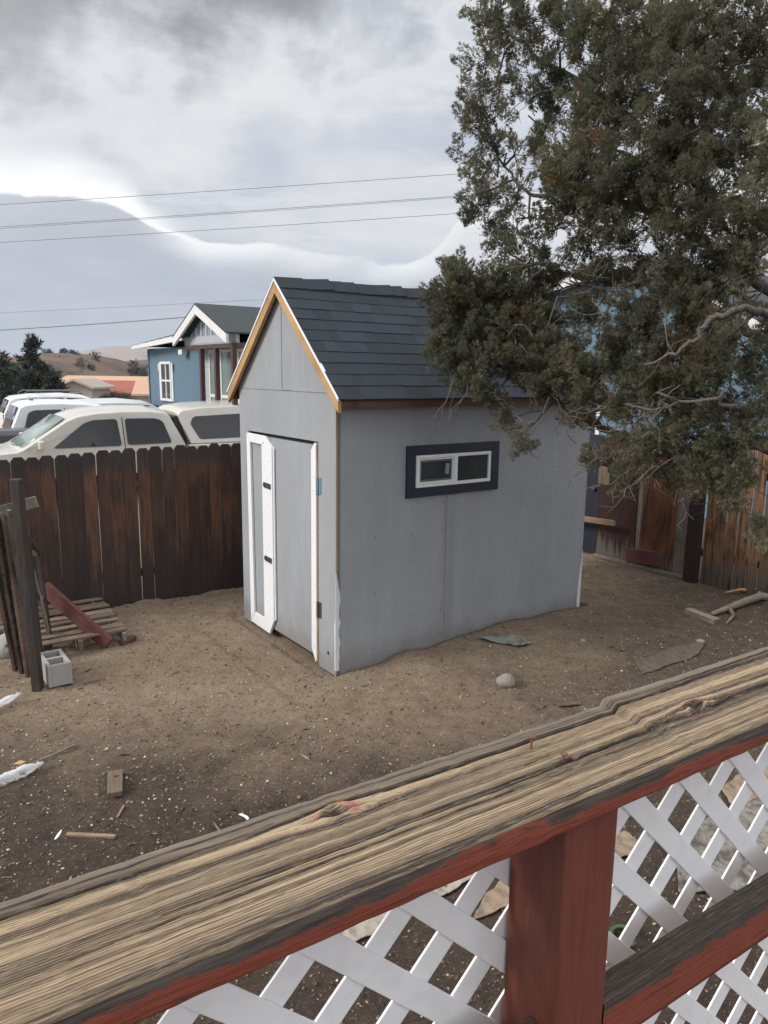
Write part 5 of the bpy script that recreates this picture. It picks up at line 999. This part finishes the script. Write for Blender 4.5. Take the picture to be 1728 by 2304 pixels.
for (cx,cy,rx,ry,Yd,dn) in BL:
    dn=dn*(1.55 if cy>600 else (.80 if cx<1270 else .95)); rx=rx*(1.06 if cy>600 else 1)
    c=D(cx,cy,Yd); k=Yd/F_; RX,RY=rx*k*1.02,ry*k*1.02; RZd=(RX+RY)*.5*1.1
    n=max(5,int(dn**1.1*RX*RY*640)); d=rng.standard_normal((n,3)); d/=np.linalg.norm(d,axis=1)[:,None]; q=rng.random(n)**.42
    pts=c+d*q[:,None]*np.array([RX,RZd,RY])
    Ls=np.concatenate(limbs[:11]); j=np.argmin(np.linalg.norm(Ls-c,axis=1)); a=Ls[j]
    # side limb from the nearest big limb to the mass
    if np.linalg.norm(a-c)>.12:
        mid=(a+c)/2+rng.normal(0,.08,3)+np.array([0,0,-.04]); sub=[a,a*.5+mid*.5+rng.normal(0,.03,3),mid,mid*.5+c*.5+rng.normal(0,.03,3),c]
    else: sub=[a,c+rng.normal(0,.02,3)]
    tw.tube([tuple(s-off) for s in sub],list(np.linspace(.010,.004,len(sub))),6)
    sub=np.array(sub); dense=np.concatenate([np.linspace(sub[i],sub[i+1],6) for i in range(len(sub)-1)])
    bt=rng.normal(0,.20)
    for p in pts:
        tufts.append((p,c,dn)); bt_.append(bt)
        if rng.random()<.4:
            b=dense[np.argmin(np.linalg.norm(dense-p,axis=1)+rng.random(len(dense))*.08)]; m_=(b+p)/2+rng.normal(0,.03,3)+np.array([0,0,-.02])
            tw.tube([tuple(b-off),tuple(m_-off),tuple(p-off)],[.0045,.0032,.002],4,cap=False)
tw.build('branches',M['bark'],jt,smooth=True)
# bare tangled dead twigs where the crown is thin
dt=MB()
def dead(px,py,Yd,n,L,dr=(0,0,0)):
    p0=D(px,py,Yd)
    for i in range(int(n*.6)):
        d=rng.normal(0,1,3); d/=np.linalg.norm(d); d=d*.8+np.array(dr); p=p0+rng.normal(0,.08,3); P=[p]; 
        for s_ in range(6):
            d=d+rng.normal(0,.35,3); d/=np.linalg.norm(d); p=p+d*L/6*rng.uniform(.7,1.3); P.append(p)
            if s_ in (2,4) and rng.random()<.8:
                e=d+rng.normal(0,.7,3); e/=np.linalg.norm(e); q=[p,p+e*L*.12,p+e*L*.2+rng.normal(0,.02,3),p+e*L*.3+rng.normal(0,.03,3)]; dt.tube([tuple(v-off) for v in q],[.003,.0025,.002,.0012],4,cap=False)
        r_=rng.uniform(.003,.007); dt.tube([tuple(v-off) for v in P],list(np.linspace(r_,.0015,len(P))),5,cap=False)
for (px,py,Yd,n,L,dr) in ((1400,640,5.9,26,.8,(0,0,0)),(1480,640,5.8,18,.7,(0,0,0)),(1330,640,6.1,16,.7,(-.3,0,0)),(1480,700,5.6,12,.7,(0,0,0)),(1560,790,5.3,14,.6,(0,0,-.3)),(1640,760,5.2,22,.7,(0,0,0)),(1230,920,6.0,8,.45,(0,0,-.6)),(1300,960,5.8,6,.4,(-.2,0,-.4)),(1180,930,6.0,12,.35,(-.2,0,-.8)),(1440,1010,5.4,14,.6,(-.6,0,-.2)),(1560,1030,5.4,12,.6,(-.5,0,-.3)),(1650,1020,5.3,12,.6,(-.2,0,-.4)),(1340,1000,5.7,12,.35,(-.3,0,-.5)),(1230,520,6.3,16,.6,(0,0,0)),(1170,770,6.1,12,.4,(0,0,0)),(1060,850,6.1,8,.35,(0,0,-.3)),(1700,640,5.2,18,.6,(0,0,0)),(1460,900,5.3,12,.4,(0,0,0)),(1200,230,6.4,10,.5,(0,0,.3)),(1340,920,5.8,14,.45,(0,0,-.2)),(1500,1040,5.4,10,.5,(-.4,0,-.4))): dead(px,py,Yd,n,L,dr)
dt.build('dead_twigs',M['twig'],jt,smooth=True)['kind']='stuff'
# leaf sprays
NT_=len(tufts); TP=np.array([t_[0] for t_ in tufts]); TC=np.array([t_[1] for t_ in tufts])
out=TP-TC; out/=np.linalg.norm(out,axis=1)[:,None]+1e-6
per=110; n=NT_*per; idx=np.repeat(np.arange(NT_),per)
pa=out*.55+rng.normal(0,.45,(NT_,3))+np.array([0,0,.55]); pa/=np.linalg.norm(pa,axis=1)[:,None]
pl_=rng.uniform(.09,.20,NT_); u_=rng.random(n)
d=rng.standard_normal((n,3)); d-=pa[idx]*(d*pa[idx]).sum(1)[:,None]*.7; d/=np.linalg.norm(d,axis=1)[:,None]
rad_=.050*(1-u_)**.6*rng.random(n)**.5+.006
base=TP[idx]+pa[idx]*(pl_[idx]*(u_-.35))[:,None]+d*rad_[:,None]
ax=d*.8+pa[idx]*1.+rng.normal(0,.25,(n,3)); ax/=np.linalg.norm(ax,axis=1)[:,None]
side=np.cross(ax,rng.standard_normal((n,3))); side/=np.linalg.norm(side,axis=1)[:,None]
L=rng.uniform(.020,.042,n)[:,None]; wv=L*.13
vs=[];  # each spray: a main blade and two forks
tip=base+ax*L; vs.append(np.stack([base-side*wv,base+side*wv,tip],1))
for sg,u in ((1,.25),(-1,.45)):
    b=base+ax*L*u; tp=b+(ax*.7+side*sg*.75)*L*.6; vs.append(np.stack([b-ax*wv*1.0,b+ax*wv*1.0,tp],1))
V=np.stack(vs,1).reshape(-1,3)-off
tt=np.clip(rng.normal(.45,.13,NT_)+np.array(bt_),0,1); dead_=(rng.random(NT_)<.008); tone=np.clip(tt[idx]+rng.normal(0,.14,n),0,1); tone=np.repeat(tone,3); deadf=np.repeat(dead_[idx].astype(float),3)
npmesh('crown',V,np.arange(len(V)).reshape(-1,3),M['foliage'],jt,attr={'tone':tone,'dead':deadf},adom='FACE')
print('tufts',NT_,'sprays',n)

# ------------------------------------------------------------ the air
hz=MB().b2((-7000,-7000,-95),(7000,7000,210)).build('haze',bpy.data.materials.new('air'))
hm=hz.data.materials[0]; hm.use_nodes=True; hm.node_tree.nodes.clear(); vo=hm.node_tree.nodes.new('ShaderNodeVolumePrincipled'); vo.inputs['Density'].default_value=.00012; vo.inputs['Color'].default_value=(.72,.80,.95,1)
oo=hm.node_tree.nodes.new('ShaderNodeOutputMaterial'); hm.node_tree.links.new(vo.outputs[0],oo.inputs['Volume']); tag(hz,kind='stuff')
